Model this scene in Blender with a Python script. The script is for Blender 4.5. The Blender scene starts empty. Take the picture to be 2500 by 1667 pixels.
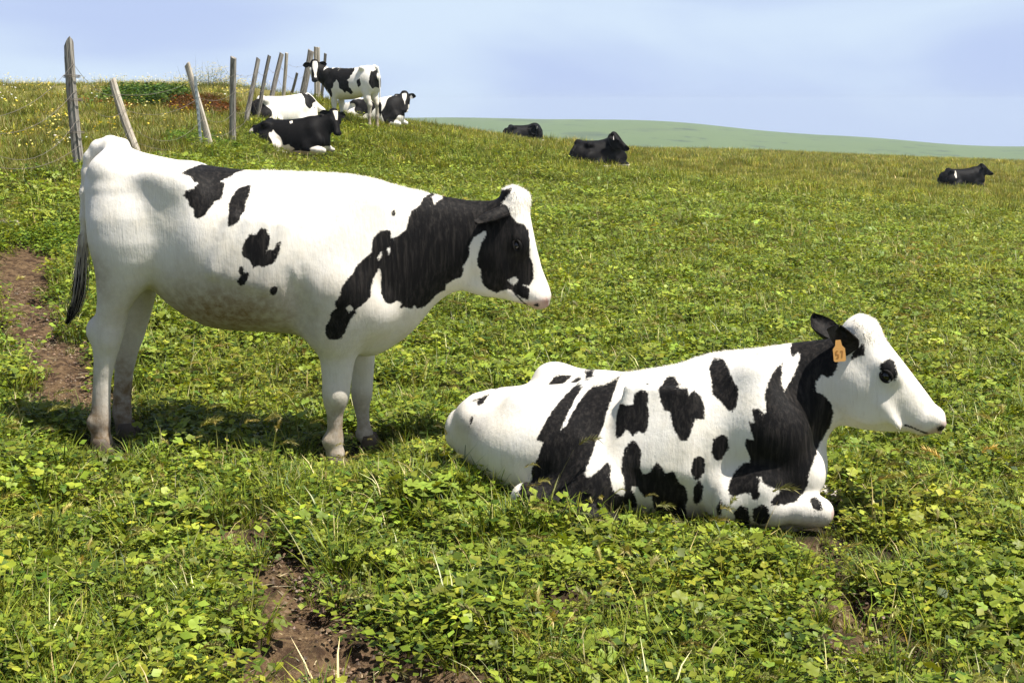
import bpy, math, random
import numpy as np
from mathutils import Vector, Matrix
R = math.radians
rng = np.random.default_rng(7)
random.seed(7)
scene = bpy.context.scene

# ------------------------------------------------------------------ camera
HC = 1.52                       # eye height
FPX = 3125.0                    # 45 mm lens, in pixels of the 2500 px wide photograph
PITCH = math.atan(583.5 / FPX)
cam_d = bpy.data.cameras.new('camera')
cam_d.lens = 45.0; cam_d.sensor_width = 36.0; cam_d.clip_start = 0.05; cam_d.clip_end = 6000
cam = bpy.data.objects.new('camera', cam_d)
scene.collection.objects.link(cam)
cam.location = (0, 0, HC)
cam.rotation_euler = (math.pi / 2 - PITCH, 0, 0)
scene.camera = cam

# ------------------------------------------------------------------ light
SUN = Vector((0.42, -0.12, 0.90)).normalized()
sun_el = math.asin(SUN.z)
sun_az = math.atan2(SUN.x, SUN.y)          # clockwise from +Y
sd = bpy.data.lights.new('sun', 'SUN')
sd.energy = 5.0; sd.angle = R(0.53); sd.color = (1.0, 0.955, 0.88)
so = bpy.data.objects.new('sun', sd)
scene.collection.objects.link(so)
so.rotation_euler = SUN.to_track_quat('Z', 'Y').to_euler()

world = bpy.data.worlds.new('World')
scene.world = world
world.use_nodes = True
wn, wl = world.node_tree.nodes, world.node_tree.links
wn.clear()
w_out = wn.new('ShaderNodeOutputWorld')
w_bg = wn.new('ShaderNodeBackground'); w_bg.inputs['Strength'].default_value = 0.05
w_tc = wn.new('ShaderNodeTexCoord')
w_lift = wn.new('ShaderNodeVectorMath'); w_lift.operation = 'ADD'; w_lift.inputs[1].default_value = (0, 0, 0.10)
w_nrm = wn.new('ShaderNodeVectorMath'); w_nrm.operation = 'NORMALIZE'
w_sky = wn.new('ShaderNodeTexSky'); w_sky.sky_type = 'NISHITA'; w_sky.sun_disc = False
w_sky.sun_elevation = sun_el; w_sky.sun_rotation = sun_az
w_sky.altitude = 60; w_sky.air_density = 1.0; w_sky.dust_density = 1.6; w_sky.ozone_density = 1.6
wl.new(w_tc.outputs['Generated'], w_lift.inputs[0])
wl.new(w_lift.outputs[0], w_nrm.inputs[0])
wl.new(w_nrm.outputs[0], w_sky.inputs['Vector'])
# sea air and a thin veil of cloud: pale towards the horizon, lavender streaks in it; thinned overhead to cut fill light
w_sep = wn.new('ShaderNodeSeparateXYZ'); wl.new(w_nrm.outputs[0], w_sep.inputs[0])
w_alt = wn.new('ShaderNodeMapRange'); w_alt.interpolation_type = 'SMOOTHSTEP'
for k_, x_ in (('From Min', 0.19), ('From Max', 0.55), ('To Min', 0.92), ('To Max', 0.12)): w_alt.inputs[k_].default_value = x_
wl.new(w_sep.outputs['Z'], w_alt.inputs['Value'])
w_map = wn.new('ShaderNodeMapping'); w_map.inputs['Scale'].default_value = (1.0, 1.0, 3.6); w_map.inputs['Location'].default_value = (0.35, 0.0, 0.2)
w_noi = wn.new('ShaderNodeTexNoise'); w_noi.inputs['Scale'].default_value = 3.0
w_noi.inputs['Detail'].default_value = 4; w_noi.inputs['Roughness'].default_value = 0.45; w_noi.inputs['Distortion'].default_value = 0.3
w_rmp = wn.new('ShaderNodeMapRange'); w_rmp.interpolation_type = 'SMOOTHSTEP'
w_rmp.inputs['From Min'].default_value = 0.38; w_rmp.inputs['From Max'].default_value = 0.66
w_veil = wn.new('ShaderNodeMix'); w_veil.data_type = 'RGBA'
w_veil.inputs[6].default_value = (8.8, 10.5, 12.6, 1); w_veil.inputs[7].default_value = (6.7, 8.1, 11.7, 1)
w_mix = wn.new('ShaderNodeMix'); w_mix.data_type = 'RGBA'
wl.new(w_tc.outputs['Generated'], w_map.inputs['Vector'])
wl.new(w_map.outputs[0], w_noi.inputs['Vector'])
wl.new(w_noi.outputs[0], w_rmp.inputs['Value'])
wl.new(w_rmp.outputs[0], w_veil.inputs[0])
wl.new(w_alt.outputs[0], w_mix.inputs[0])
wl.new(w_sky.outputs[0], w_mix.inputs[6])
wl.new(w_veil.outputs[2], w_mix.inputs[7])
wl.new(w_mix.outputs[2], w_bg.inputs['Color'])
wl.new(w_bg.outputs[0], w_out.inputs['Surface'])

vs = scene.view_settings
vs.view_transform = 'Standard'; vs.look = 'None'; vs.gamma = 1.0; vs.exposure = 0.72; vs.use_curve_mapping = False
scene.cycles.max_bounces = 8
scene.cycles.diffuse_bounces = 3
scene.cycles.transmission_bounces = 5
scene.cycles.transparent_max_bounces = 8
scene.cycles.volume_bounces = 0
scene.cycles.use_denoising = True

# ------------------------------------------------------------------ helpers
COL = scene.collection
CP, SP = math.cos(PITCH), math.sin(PITCH)
def ray(px, py):
    """direction of the sight line through a pixel of the 2500x1667 photograph"""
    u = (px - 1250.0) / FPX; v = (833.5 - py) / FPX
    return Vector((u, CP + v * SP, -SP + v * CP))
def at(px, py, d):
    """the world point d metres ahead on that sight line"""
    r = ray(px, py)
    return Vector((0, 0, HC)) + r * (d / r.y)
def tag(o, label=None, cat=None, group=None, kind=None):
    if label: o['label'] = label
    if cat: o['category'] = cat
    if group: o['group'] = group
    if kind: o['kind'] = kind
    return o
def mesh_from(name, V, Fc, mats=(), smooth=True):
    """numpy verts and faces (one face size, or a list of index tuples) to a mesh"""
    me = bpy.data.meshes.new(name)
    V = np.asarray(V, dtype=np.float32)
    if isinstance(Fc, np.ndarray):
        n, k = Fc.shape
        me.vertices.add(len(V)); me.vertices.foreach_set('co', V.ravel())
        me.loops.add(n * k); me.loops.foreach_set('vertex_index', Fc.astype(np.int32).ravel())
        me.polygons.add(n)
        me.polygons.foreach_set('loop_start', np.arange(0, n * k, k, dtype=np.int32))
        me.polygons.foreach_set('loop_total', np.full(n, k, dtype=np.int32))
        me.update(calc_edges=True)
    else:
        me.from_pydata([tuple(map(float, v)) for v in V], [], [tuple(map(int, f)) for f in Fc])
        me.update()
    if smooth:
        me.polygons.foreach_set('use_smooth', np.ones(len(me.polygons), dtype=bool))
    for m in mats: me.materials.append(m)
    return me
def add_obj(name, me, parent=None, loc=None):
    o = bpy.data.objects.new(name, me); COL.objects.link(o)
    if parent: o.parent = parent
    if loc is not None: o.location = loc
    return o
def fattr(me, name, arr):
    a = me.attributes.new(name, 'FLOAT', 'POINT'); a.data.foreach_set('value', np.asarray(arr, dtype=np.float32))
def cattr(me, name, arr):
    a = me.attributes.new(name, 'FLOAT_COLOR', 'POINT')
    arr = np.asarray(arr, dtype=np.float32)
    if arr.shape[1] == 3: arr = np.hstack([arr, np.ones((len(arr), 1), np.float32)])
    a.data.foreach_set('color', arr.ravel())
def sstep(a, b, x):
    t = np.clip((x - a) / (b - a), 0, 1); return t * t * (3 - 2 * t)
_ph = rng.uniform(0, 6.28, (40, 2)); _an = rng.uniform(0, 6.28, 40)
def wob(x, y, scale, n=8, seed=0):
    """cheap smooth noise, about -1..1"""
    r = np.zeros_like(np.asarray(x, dtype=float))
    for i in range(n):
        j = (i + seed * 7) % 40
        f = 6.283 / scale * (0.6 + 0.22 * i)
        r = r + np.sin(f * (x * math.cos(_an[j]) + y * math.sin(_an[j])) + _ph[j, 0])
    return r / (0.7 * n ** 0.5) / 1.6
def poly_sd(P, Q):
    """signed distance of points P (n,2) to polygon Q (m,2), positive inside"""
    Q = np.asarray(Q, float); d2 = np.full(len(P), 1e9); ins = np.zeros(len(P), bool)
    for i in range(len(Q)):
        a, b = Q[i], Q[(i + 1) % len(Q)]
        e = b - a; w = P - a
        t = np.clip((w @ e) / (e @ e + 1e-12), 0, 1)
        dv = w - t[:, None] * e
        d2 = np.minimum(d2, (dv ** 2).sum(1))
        c = (a[1] > P[:, 1]) != (b[1] > P[:, 1])
        with np.errstate(divide='ignore', invalid='ignore'):
            xi = (b[0] - a[0]) * (P[:, 1] - a[1]) / (b[1] - a[1] + 1e-15) + a[0]
        ins ^= c & (P[:, 0] < xi)
    d = np.sqrt(d2)
    return np.where(ins, d, -d)
def line_dist(x, y, pts):
    d = np.full(np.shape(x), 1e9)
    for (x0, y0), (x1, y1) in zip(pts[:-1], pts[1:]):
        ex, ey = x1 - x0, y1 - y0
        t = np.clip(((x - x0) * ex + (y - y0) * ey) / (ex * ex + ey * ey + 1e-12), 0, 1)
        d = np.minimum(d, np.hypot(x - x0 - t * ex, y - y0 - t * ey))
    return d

# ------------------------------------------------------------------ materials
def new_mat(name):
    m = bpy.data.materials.new(name); m.use_nodes = True
    nt = m.node_tree; nt.nodes.clear()
    return m, nt.nodes, nt.links
def node(N, t, **kw):
    n = N.new(t)
    for k, v in kw.items(): setattr(n, k, v)
    return n
def mixc(N, L, fac, a, b, blend='MIX'):
    n = N.new('ShaderNodeMix'); n.data_type = 'RGBA'; n.blend_type = blend
    for s, v in ((0, fac), (6, a), (7, b)):
        if hasattr(v, 'node'): L.new(v, n.inputs[s])
        elif isinstance(v, (int, float)): n.inputs[s].default_value = v
        else: n.inputs[s].default_value = (*v, 1)
    return n.outputs[2]
def noise(N, L, scale, detail=4, rough=0.55, vec=None, dist=0.0):
    n = N.new('ShaderNodeTexNoise'); n.inputs['Scale'].default_value = scale
    n.inputs['Detail'].default_value = detail; n.inputs['Roughness'].default_value = rough
    n.inputs['Distortion'].default_value = dist
    if vec is not None: L.new(vec, n.inputs['Vector'])
    return n.outputs['Fac']
def maprange(N, L, v, a, b, c=0.0, d=1.0, smooth=True):
    n = N.new('ShaderNodeMapRange')
    if smooth: n.interpolation_type = 'SMOOTHSTEP'
    L.new(v, n.inputs['Value'])
    for k, x in (('From Min', a), ('From Max', b), ('To Min', c), ('To Max', d)): n.inputs[k].default_value = x
    return n.outputs[0]
def math_n(N, L, op, a, b):
    n = N.new('ShaderNodeMath'); n.operation = op
    for i, v in enumerate((a, b)):
        if hasattr(v, 'node'): L.new(v, n.inputs[i])
        else: n.inputs[i].default_value = v
    return n.outputs[0]
def bump(N, L, h, strength, dist):
    n = N.new('ShaderNodeBump'); n.inputs['Strength'].default_value = strength; n.inputs['Distance'].default_value = dist
    L.new(h, n.inputs['Height']); return n.outputs[0]
def bsdf(N, L, color, rough=0.7, normal=None, spec=0.3, **kw):
    b = N.new('ShaderNodeBsdfPrincipled')
    if hasattr(color, 'node'): L.new(color, b.inputs['Base Color'])
    else: b.inputs['Base Color'].default_value = (*color, 1)
    b.inputs['Roughness'].default_value = rough
    b.inputs['Specular IOR Level'].default_value = spec
    for k, v in kw.items(): b.inputs[k].default_value = v
    if normal is not None: L.new(normal, b.inputs['Normal'])
    return b
def finish(N, L, sh):
    o = N.new('ShaderNodeOutputMaterial'); L.new(sh, o.inputs['Surface'])

def mat_simple(name, color, rough=0.7, spec=0.3, nscale=0, namt=0.0, **kw):
    m, N, L = new_mat(name)
    c = color
    if nscale:
        tc = N.new('ShaderNodeTexCoord')
        f = noise(N, L, nscale, 5, vec=tc.outputs['Object'])
        c = mixc(N, L, f, tuple(x * (1 - namt) for x in color), tuple(min(1, x * (1 + namt)) for x in color))
    b = bsdf(N, L, c, rough, None, spec, **kw)
    finish(N, L, b.outputs[0]); return m

def mat_hide(name, white=(0.84, 0.80, 0.725), black=(0.0075, 0.007, 0.007), streak=(0.030, 0.026, 0.023)):
    """cow hide: white hair, black patches (attribute blk = distance inside a patch), soiling with painted shade, and bare pink skin"""
    m, N, L = new_mat(name)
    tc = N.new('ShaderNodeTexCoord'); ob = tc.outputs['Object']
    A = {}
    for k in ('blk', 'dirt_shade', 'pink'):
        a = N.new('ShaderNodeAttribute'); a.attribute_name = k; A[k] = a.outputs['Fac']
    n1 = noise(N, L, 38, 4, 0.65, ob); n2 = noise(N, L, 140, 2, 0.5, ob)
    e = math_n(N, L, 'ADD', math_n(N, L, 'MULTIPLY', math_n(N, L, 'SUBTRACT', n1, 0.5), 0.013),
               math_n(N, L, 'MULTIPLY', math_n(N, L, 'SUBTRACT', n2, 0.5), 0.014))
    f = maprange(N, L, math_n(N, L, 'ADD', A['blk'], e), -0.0035, 0.0035)
    n3 = noise(N, L, 7, 5, 0.6, ob)
    wc = mixc(N, L, maprange(N, L, n3, 0.35, 0.75), white, tuple(x * s for x, s in zip(white, (0.96, 0.93, 0.86))))
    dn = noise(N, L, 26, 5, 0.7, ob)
    dfac = math_n(N, L, 'MULTIPLY', A['dirt_shade'], maprange(N, L, dn, 0.25, 0.70, 0.62, 1.0))
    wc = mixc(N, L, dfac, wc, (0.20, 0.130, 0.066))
    wc = mixc(N, L, A['pink'], wc, (0.50, 0.29, 0.25))
    mps = N.new('ShaderNodeMapping'); mps.inputs['Scale'].default_value = (1.0, 1.0, 0.10); mps.inputs['Rotation'].default_value = (0, R(18), 0); L.new(ob, mps.inputs[0])
    st = noise(N, L, 70, 4, 0.7, mps.outputs[0])
    bc = mixc(N, L, maprange(N, L, st, 0.42, 0.72, 0, 1), black, streak)  # streaks paint the sheen of sunlit hair into the black
    wc = mixc(N, L, maprange(N, L, st, 0.48, 0.75, 0, 0.26), wc, (0.46, 0.40, 0.31))
    c = mixc(N, L, f, wc, bc)
    mp = N.new('ShaderNodeMapping'); mp.inputs['Scale'].default_value = (1.0, 1.0, 0.28); L.new(ob, mp.inputs[0])
    hb = noise(N, L, 210, 3, 0.6, mp.outputs[0])
    nb = noise(N, L, 22, 3, 0.5, ob)
    h = math_n(N, L, 'ADD', math_n(N, L, 'MULTIPLY', st, 0.9), math_n(N, L, 'MULTIPLY', nb, 0.9))
    b = bsdf(N, L, c, 0.60, bump(N, L, h, 0.42, 0.006), 0.08)
    b.inputs['Sheen Weight'].default_value = 0.0; b.inputs['Sheen Roughness'].default_value = 0.4
    finish(N, L, b.outputs[0]); return m

def mat_leaf(name, rough=0.5, transl=0.35, spec=0.25):
    """vertex colour of each leaf or blade x the tint of its tuft, thin and partly see-through to light"""
    m, N, L = new_mat(name)
    a = N.new('ShaderNodeAttribute'); a.attribute_name = 'col'
    t = N.new('ShaderNodeAttribute'); t.attribute_name = 'tint'; t.attribute_type = 'INSTANCER'
    c = mixc(N, L, 1.0, a.outputs['Color'], t.outputs['Color'], 'MULTIPLY')
    b = bsdf(N, L, c, rough, None, spec)
    tr = N.new('ShaderNodeBsdfTranslucent')
    tcol = mixc(N, L, 1.0, c, (1.25, 1.15, 0.40), 'MULTIPLY')
    L.new(tcol, tr.inputs['Color'])
    mx = N.new('ShaderNodeMixShader'); mx.inputs[0].default_value = transl
    L.new(b.outputs[0], mx.inputs[1]); L.new(tr.outputs[0], mx.inputs[2])
    finish(N, L, mx.outputs[0]); return m

def mat_ground():
    m, N, L = new_mat('soil_and_turf')
    tc = N.new('ShaderNodeTexCoord'); ob = tc.outputs['Object']
    a = N.new('ShaderNodeAttribute'); a.attribute_name = 'turf'     # 0 bare soil .. 1 grass too far away to tell apart
    far = N.new('ShaderNodeAttribute'); far.attribute_name = 'hill'
    dry = N.new('ShaderNodeAttribute'); dry.attribute_name = 'dry'
    n1 = noise(N, L, 5, 6, 0.65, ob); n2 = noise(N, L, 60, 4, 0.7, ob); n4 = noise(N, L, 18, 5, 0.7, ob)
    soil = mixc(N, L, n1, (0.090, 0.056, 0.030), (0.20, 0.130, 0.070))
    soil = mixc(N, L, maprange(N, L, n2, 0.50, 0.75), soil, (0.27, 0.19, 0.11))
    soil = mixc(N, L, maprange(N, L, n4, 0.58, 0.40), soil, (0.055, 0.033, 0.020))
    br = N.new('ShaderNodeAttribute'); br.attribute_name = 'bare'      # trodden dry soil, else humus darkened to paint shade between the plants
    soil = mixc(N, L, br.outputs['Fac'], mixc(N, L, n1, (0.022, 0.018, 0.010), (0.045, 0.036, 0.020)), soil)
    g1 = noise(N, L, 1.3, 6, 0.7, ob); g2 = noise(N, L, 14, 3, 0.7, ob)
    turf = mixc(N, L, g1, (0.06, 0.085, 0.016), (0.150, 0.165, 0.035))
    turf = mixc(N, L, maprange(N, L, g2, 0.3, 0.7, 0.0, 0.5), turf, (0.17, 0.15, 0.055))
    turf = mixc(N, L, dry.outputs['Fac'], turf, (0.20, 0.165, 0.055))
    c = mixc(N, L, a.outputs['Fac'], soil, turf)
    h1 = noise(N, L, 0.011, 5, 0.6, ob); h2 = noise(N, L, 0.05, 5, 0.65, ob); h3 = noise(N, L, 0.25, 4, 0.7, ob)
    hill = mixc(N, L, h1, (0.070, 0.115, 0.030), (0.125, 0.165, 0.050))
    hill = mixc(N, L, maprange(N, L, h2, 0.56, 0.68, 0, 0.8), hill, (0.022, 0.036, 0.016))
    hill = mixc(N, L, maprange(N, L, h3, 0.62, 0.72, 0, 0.5), hill, (0.03, 0.045, 0.02))
    hill = mixc(N, L, maprange(N, L, h1, 0.56, 0.66, 0, 0.55), hill, (0.030, 0.048, 0.022))
    c = mixc(N, L, far.outputs['Fac'], c, hill)
    hh = math_n(N, L, 'ADD', math_n(N, L, 'MULTIPLY', n4, 1.0), math_n(N, L, 'MULTIPLY', n2, 0.6))
    b = bsdf(N, L, c, 0.95, bump(N, L, hh, 0.9, 0.03), 0.1)
    finish(N, L, b.outputs[0]); return m

def mat_wood(name, light, dark):
    m, N, L = new_mat(name)
    tc = N.new('ShaderNodeTexCoord'); ob = tc.outputs['Object']
    mp = N.new('ShaderNodeMapping'); mp.inputs['Scale'].default_value = (1, 1, 0.06); L.new(ob, mp.inputs[0])
    n1 = noise(N, L, 60, 5, 0.7, mp.outputs[0]); n2 = noise(N, L, 9, 4, 0.6, ob)
    c = mixc(N, L, maprange(N, L, n1, 0.35, 0.65), dark, light)
    c = mixc(N, L, maprange(N, L, n2, 0.55, 0.75, 0, 0.6), c, tuple(x * 0.55 for x in light))
    b = bsdf(N, L, c, 0.9, bump(N, L, n1, 0.8, 0.012), 0.1)
    finish(N, L, b.outputs[0]); return m

M_HIDE = mat_hide('cow_hide')
M_DARK = mat_hide('black_cow_hide', white=(0.72, 0.66, 0.58), black=(0.004, 0.0036, 0.0036), streak=(0.010, 0.008, 0.007))
M_LEAF = mat_leaf('leaf', 0.46, 0.24, 0.22)
M_GRASS = mat_leaf('grass', 0.46, 0.22, 0.25)
M_GROUND = mat_ground()
M_WOOD = mat_wood('weathered_wood', (0.42, 0.39, 0.34), (0.12, 0.10, 0.085))
M_WOODP = mat_wood('pale_weathered_wood', (0.62, 0.56, 0.46), (0.30, 0.25, 0.19))
M_WOODD = mat_wood('dark_weathered_wood', (0.27, 0.25, 0.21), (0.08, 0.07, 0.06))
M_STEEL = mat_simple('galvanised_steel', (0.36, 0.40, 0.41), 0.5, 0.5, 30, 0.3)
M_WIRE = mat_simple('rusty_wire', (0.19, 0.16, 0.13), 0.6, 0.4, 50, 0.3)
M_HOOF = mat_simple('hoof_horn', (0.10, 0.075, 0.055), 0.6, 0.3, 40, 0.5)
M_EYE = mat_simple('eye_gloss', (0.010, 0.008, 0.008), 0.08, 0.6)
M_TAG = mat_simple('orange_tag_plastic', (0.90, 0.46, 0.13), 0.45, 0.4, 60, 0.06)
M_TAGW = mat_simple('white_tag_plastic', (0.82, 0.76, 0.70), 0.45, 0.4, 60, 0.06)
M_INK = mat_simple('tag_ink', (0.55, 0.24, 0.06), 0.6, 0.2)

# ------------------------------------------------------------------ terrain
def az_of(px): return math.atan2((px - 1250.0) * CP / FPX, 1.0)
_ctl = []
def cz(px, d, z): _ctl.append((az_of(px), math.log(d), z))
def cp(px, py, d): p = at(px, py, d); _ctl.append((math.atan2(p.x, p.y), math.log(d), p.z))
for d in (0.6, 1.4, 2.6):
    for px, z in ((-600, .16), (0, .07), (1250, 0.0), (2500, -.04), (3100, -.06)): cz(px, d, z)
for px, z in ((-600, .14), (0, .06), (250, .015), (830, -.03), (1250, -.03), (1700, -.03), (2150, -.03), (2500, -.06), (3100, -.12)):
    cz(px, 5.5, z); cz(px, 4.6, z * .8)
for px, z in ((-600, .6), (0, .2), (600, .05), (1250, -.05), (2500, -.16), (3100, -.2)): cz(px, 9, z)
for px, z in ((-600, 1.1), (0, .66), (195, .66), (800, .28), (1250, .06), (1900, -.15), (2500, -.3), (3100, -.4)): cz(px, 15, z)
for px, z in ((-600, 1.6), (0, 1.25), (700, .45), (1250, .13), (1900, -.25), (2500, -.52), (3100, -.7)): cz(px, 22, z)
cp(517, 375, 20); cp(566, 348, 22); cp(600, 304, 25.5); cp(653, 292, 28.5); cp(689, 267, 31); cp(741, 243, 34)
cp(720, 380, 24); cp(885, 310, 29); cp(815, 290, 30.2); cp(930, 315, 31)
for px, z in ((-600, 1.9), (0, 1.74), (300, 1.71), (540, 1.66), (1250, .36), (1500, 0.0), (2000, -.5), (2500, -.9), (3100, -1.2)): cz(px, 30, z)
for px, z in ((-600, 2.15), (0, 1.92), (300, 1.91), (560, 1.95), (950, .95), (1250, .38), (1470, -.32), (2000, -.8), (2500, -1.2), (3100, -1.5)): cz(px, 36, z)
for px, z in ((-600, 2.3), (0, 2.02), (300, 2.0), (560, 1.9), (740, 1.1), (950, .55), (1285, .14), (1550, -.5), (2000, -1.1), (2350, -1.38), (2500, -1.45), (3100, -1.8)): cz(px, 47, z)
for px, z in ((-600, 2.4), (0, 2.1), (300, 2.05), (560, 1.0), (950, -.5), (1250, -.25), (1550, -.8), (2000, -1.35), (2500, -1.75), (3100, -2.2)): cz(px, 60, z)
for px, z in ((-600, 2.3), (0, 2.0), (300, 1.5), (950, -3.5), (1250, -1.5), (1550, -1.5), (2000, -1.95), (2500, -2.55), (3100, -3)): cz(px, 80, z)
for px, z in ((-600, 2.0), (0, 1.5), (560, -4), (1250, -4), (1550, -3.1), (2000, -3.2), (2500, -3.7), (3100, -4.2)): cz(px, 110, z)
for px, z in ((-600, -6), (0, -8), (1250, -12), (2000, -10), (2500, -10), (3100, -10)): cz(px, 165, z)
_C = np.array(_ctl); _K = 1.9
def _phi(r2): return 0.5 * r2 * np.log(r2 + 1e-9)
_X = np.column_stack([_C[:, 0] * _K, _C[:, 1]])
_n = len(_X)
_A = _phi(((_X[:, None] - _X[None]) ** 2).sum(-1)) + np.eye(_n) * 0.002
_Pm = np.column_stack([np.ones(_n), _X])
_S = np.block([[_A, _Pm], [_Pm.T, np.zeros((3, 3))]])
_W = np.linalg.solve(_S, np.concatenate([_C[:, 2], np.zeros(3)]))
RIDGE_PX = [-2500, 0, 700, 1000, 1250, 1400, 1700, 2000, 2300, 2500, 3000, 5500]
RIDGE_PY = [300, 270, 276, 283, 286, 290, 306, 325, 338, 345, 356, 380]
def far_z(th, r):
    px = np.tan(np.clip(th, -1.2, 1.2)) * FPX / CP + 1250
    py = np.interp(px, RIDGE_PX, RIDGE_PY)
    zr = HC - 900 * (py - 250) / FPX * 1.0
    zr = zr + 1.4 * np.sin(px / 210.0) + 0.7 * np.sin(px / 83.0 + 1)
    up = sstep(300, 900, r) ** 0.8
    z = -48 + (zr + 48) * up
    return np.where(r > 900, zr - (r - 900) ** 2 * 0.0008, z)
def ground_z(x, y, fine=True):
    x = np.atleast_1d(np.asarray(x, float)); y = np.atleast_1d(np.asarray(y, float))
    th = np.clip(np.arctan2(x, y), -0.95, 0.95); r = np.hypot(x, y)
    a = th * _K; b = np.log(np.clip(r, 0.6, 220))
    # plan distance to depth ahead: the control points are given by depth
    b = np.log(np.clip(r * np.cos(np.clip(th, -0.95, 0.95)), 0.6, 220))
    z = np.zeros(x.shape)
    flat_a, flat_b = a.ravel(), b.ravel()
    out = np.empty(flat_a.size)
    for s in range(0, flat_a.size, 20000):
        q = np.column_stack([flat_a[s:s + 20000], flat_b[s:s + 20000]])
        K = _phi(((q[:, None] - _X[None]) ** 2).sum(-1))
        out[s:s + 20000] = K @ _W[:_n] + _W[_n] + q @ _W[_n + 1:]
    z = out.reshape(x.shape)
    t = sstep(110, 190, r)
    z = z * (1 - t) + far_z(np.arctan2(x, y), r) * t
    if fine:
        nearw = 1 - sstep(60, 110, r)
        z = z + nearw * (0.016 * wob(x, y, 1.1, 8, 1) + 0.010 * wob(x, y, 0.35, 8, 2)) * sstep(0.5, 2.0, r)
        z = z + 0.05 * wob(x, y, 6.0, 8, 3) * sstep(8, 20, r) * nearw
    return z
def gz(x, y): return float(ground_z([x], [y])[0])
def on_ground(px, py, d0=None):
    """where the sight line meets the ground"""
    r = ray(px, py); ds = np.geomspace(2.0, 120, 900)
    X = r.x / r.y * ds; Z = HC + r.z / r.y * ds
    g = ground_z(X, ds, False)
    i = int(np.argmax(Z < g)) if (Z < g).any() else 899
    return float(X[i]), float(ds[i])

# trodden paths (pixel tracks on the ground, half width in metres)
PATHS = []
def track(pts, wd):
    PATHS.append(([on_ground(*p) for p in pts], wd))
track([(-60, 655), (60, 640), (150, 600), (215, 560)], 0.27)
track([(20, 640), (75, 700), (60, 780), (130, 850), (175, 930), (215, 1000)], 0.21)
track([(280, 1120), (330, 1125)], 0.07)
track([(545, 1310), (640, 1345), (720, 1400), (745, 1470)], 0.10)
track([(745, 1450), (800, 1560), (900, 1640), (1120, 1690)], 0.13)
track([(720, 1640), (850, 1670), (1050, 1700)], 0.19)
track([(1360, 1490), (1480, 1500)], 0.06)
track([(690, 960), (720, 970)], 0.06)
track([(2060, 1470), (2120, 1530), (2200, 1580), (2270, 1650)], 0.09)
track([(1990, 1345), (2060, 1440)], 0.05)
track([(2030, 1640), (2300, 1660)], 0.07)
track([(640, 385), (760, 378)], 0.20)
track([(850, 318), (900, 322)], 0.15)
def path_d(x, y):
    d = np.full(np.shape(x), 9.0)
    for pts, wd in PATHS: d = np.minimum(d, line_dist(x, y, pts) - wd)
    return d + 0.07 * wob(x, y, 0.35, 8, 4) + 0.05 * wob(x, y, 0.13, 6, 5)

# the fence line, from the corner of the field off to the left, up the slope
FENCE = [(-9.5, 6.5)] + [(at(px, 300, d).x, d) for px, d in ((192, 15.6), (517, 20), (566, 22), (601, 25.5), (654, 28.5), (690, 31), (742, 34), (790, 38), (860, 60), (900, 120))]
def hill_side(x, y):
    """metres to the left of the fence line (negative inside the pasture)"""
    fx = np.interp(y, [p[1] for p in FENCE], [p[0] for p in FENCE])
    return fx - x

# one sheet of ground out to the far ridge
def build_ground():
    rr = np.concatenate([[0.0], np.geomspace(0.5, 12, 210), np.geomspace(12.15, 130, 190), np.geomspace(133, 1250, 110)])
    th = np.concatenate([np.linspace(-math.pi, -0.62, 60, endpoint=False), np.linspace(-0.62, 0.62, 420, endpoint=False), np.linspace(0.62, math.pi, 60, endpoint=False)])
    nr, nt = len(rr), len(th)
    T, Rr = np.meshgrid(th, rr)
    X = Rr * np.sin(T); Y = Rr * np.cos(T)
    Z = ground_z(X, Y)
    pd = path_d(X, Y)
    near = Rr < 40
    Z = Z - (0.035 * sstep(0.05, -0.10, pd) - 0.012 * np.clip(wob(X, Y, .16, 8, 5), -1, 1) * sstep(0.0, -0.08, pd)) * near
    V = np.stack([X, Y, Z], -1).reshape(-1, 3)
    i = np.arange(nr - 1)[:, None]; j = np.arange(nt)[None]
    j2 = (j + 1) % nt
    F = np.stack([i * nt + j, i * nt + j2, (i + 1) * nt + j2, (i + 1) * nt + j], -1).reshape(-1, 4)[:, ::-1]
    me = mesh_from('ground', V, F, [M_GROUND])
    bare = sstep(0.03, -0.05, pd)
    fattr(me, 'bare', sstep(0.08, -0.02, pd).ravel())
    fattr(me, 'turf', (sstep(8, 26, Rr) * (1 - bare)).clip(0, 1).ravel())
    fattr(me, 'hill', sstep(150, 240, Rr).ravel())
    hs = hill_side(X, Y)
    dr = np.maximum(sstep(-0.3, 1.0, hs) * 0.75, sstep(24, 50, Rr) * 0.55)
    fattr(me, 'dry', (dr * (1 - sstep(150, 240, Rr))).ravel())
    o = add_obj('ground', me); tag(o, kind='structure'); return o
build_ground()

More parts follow.
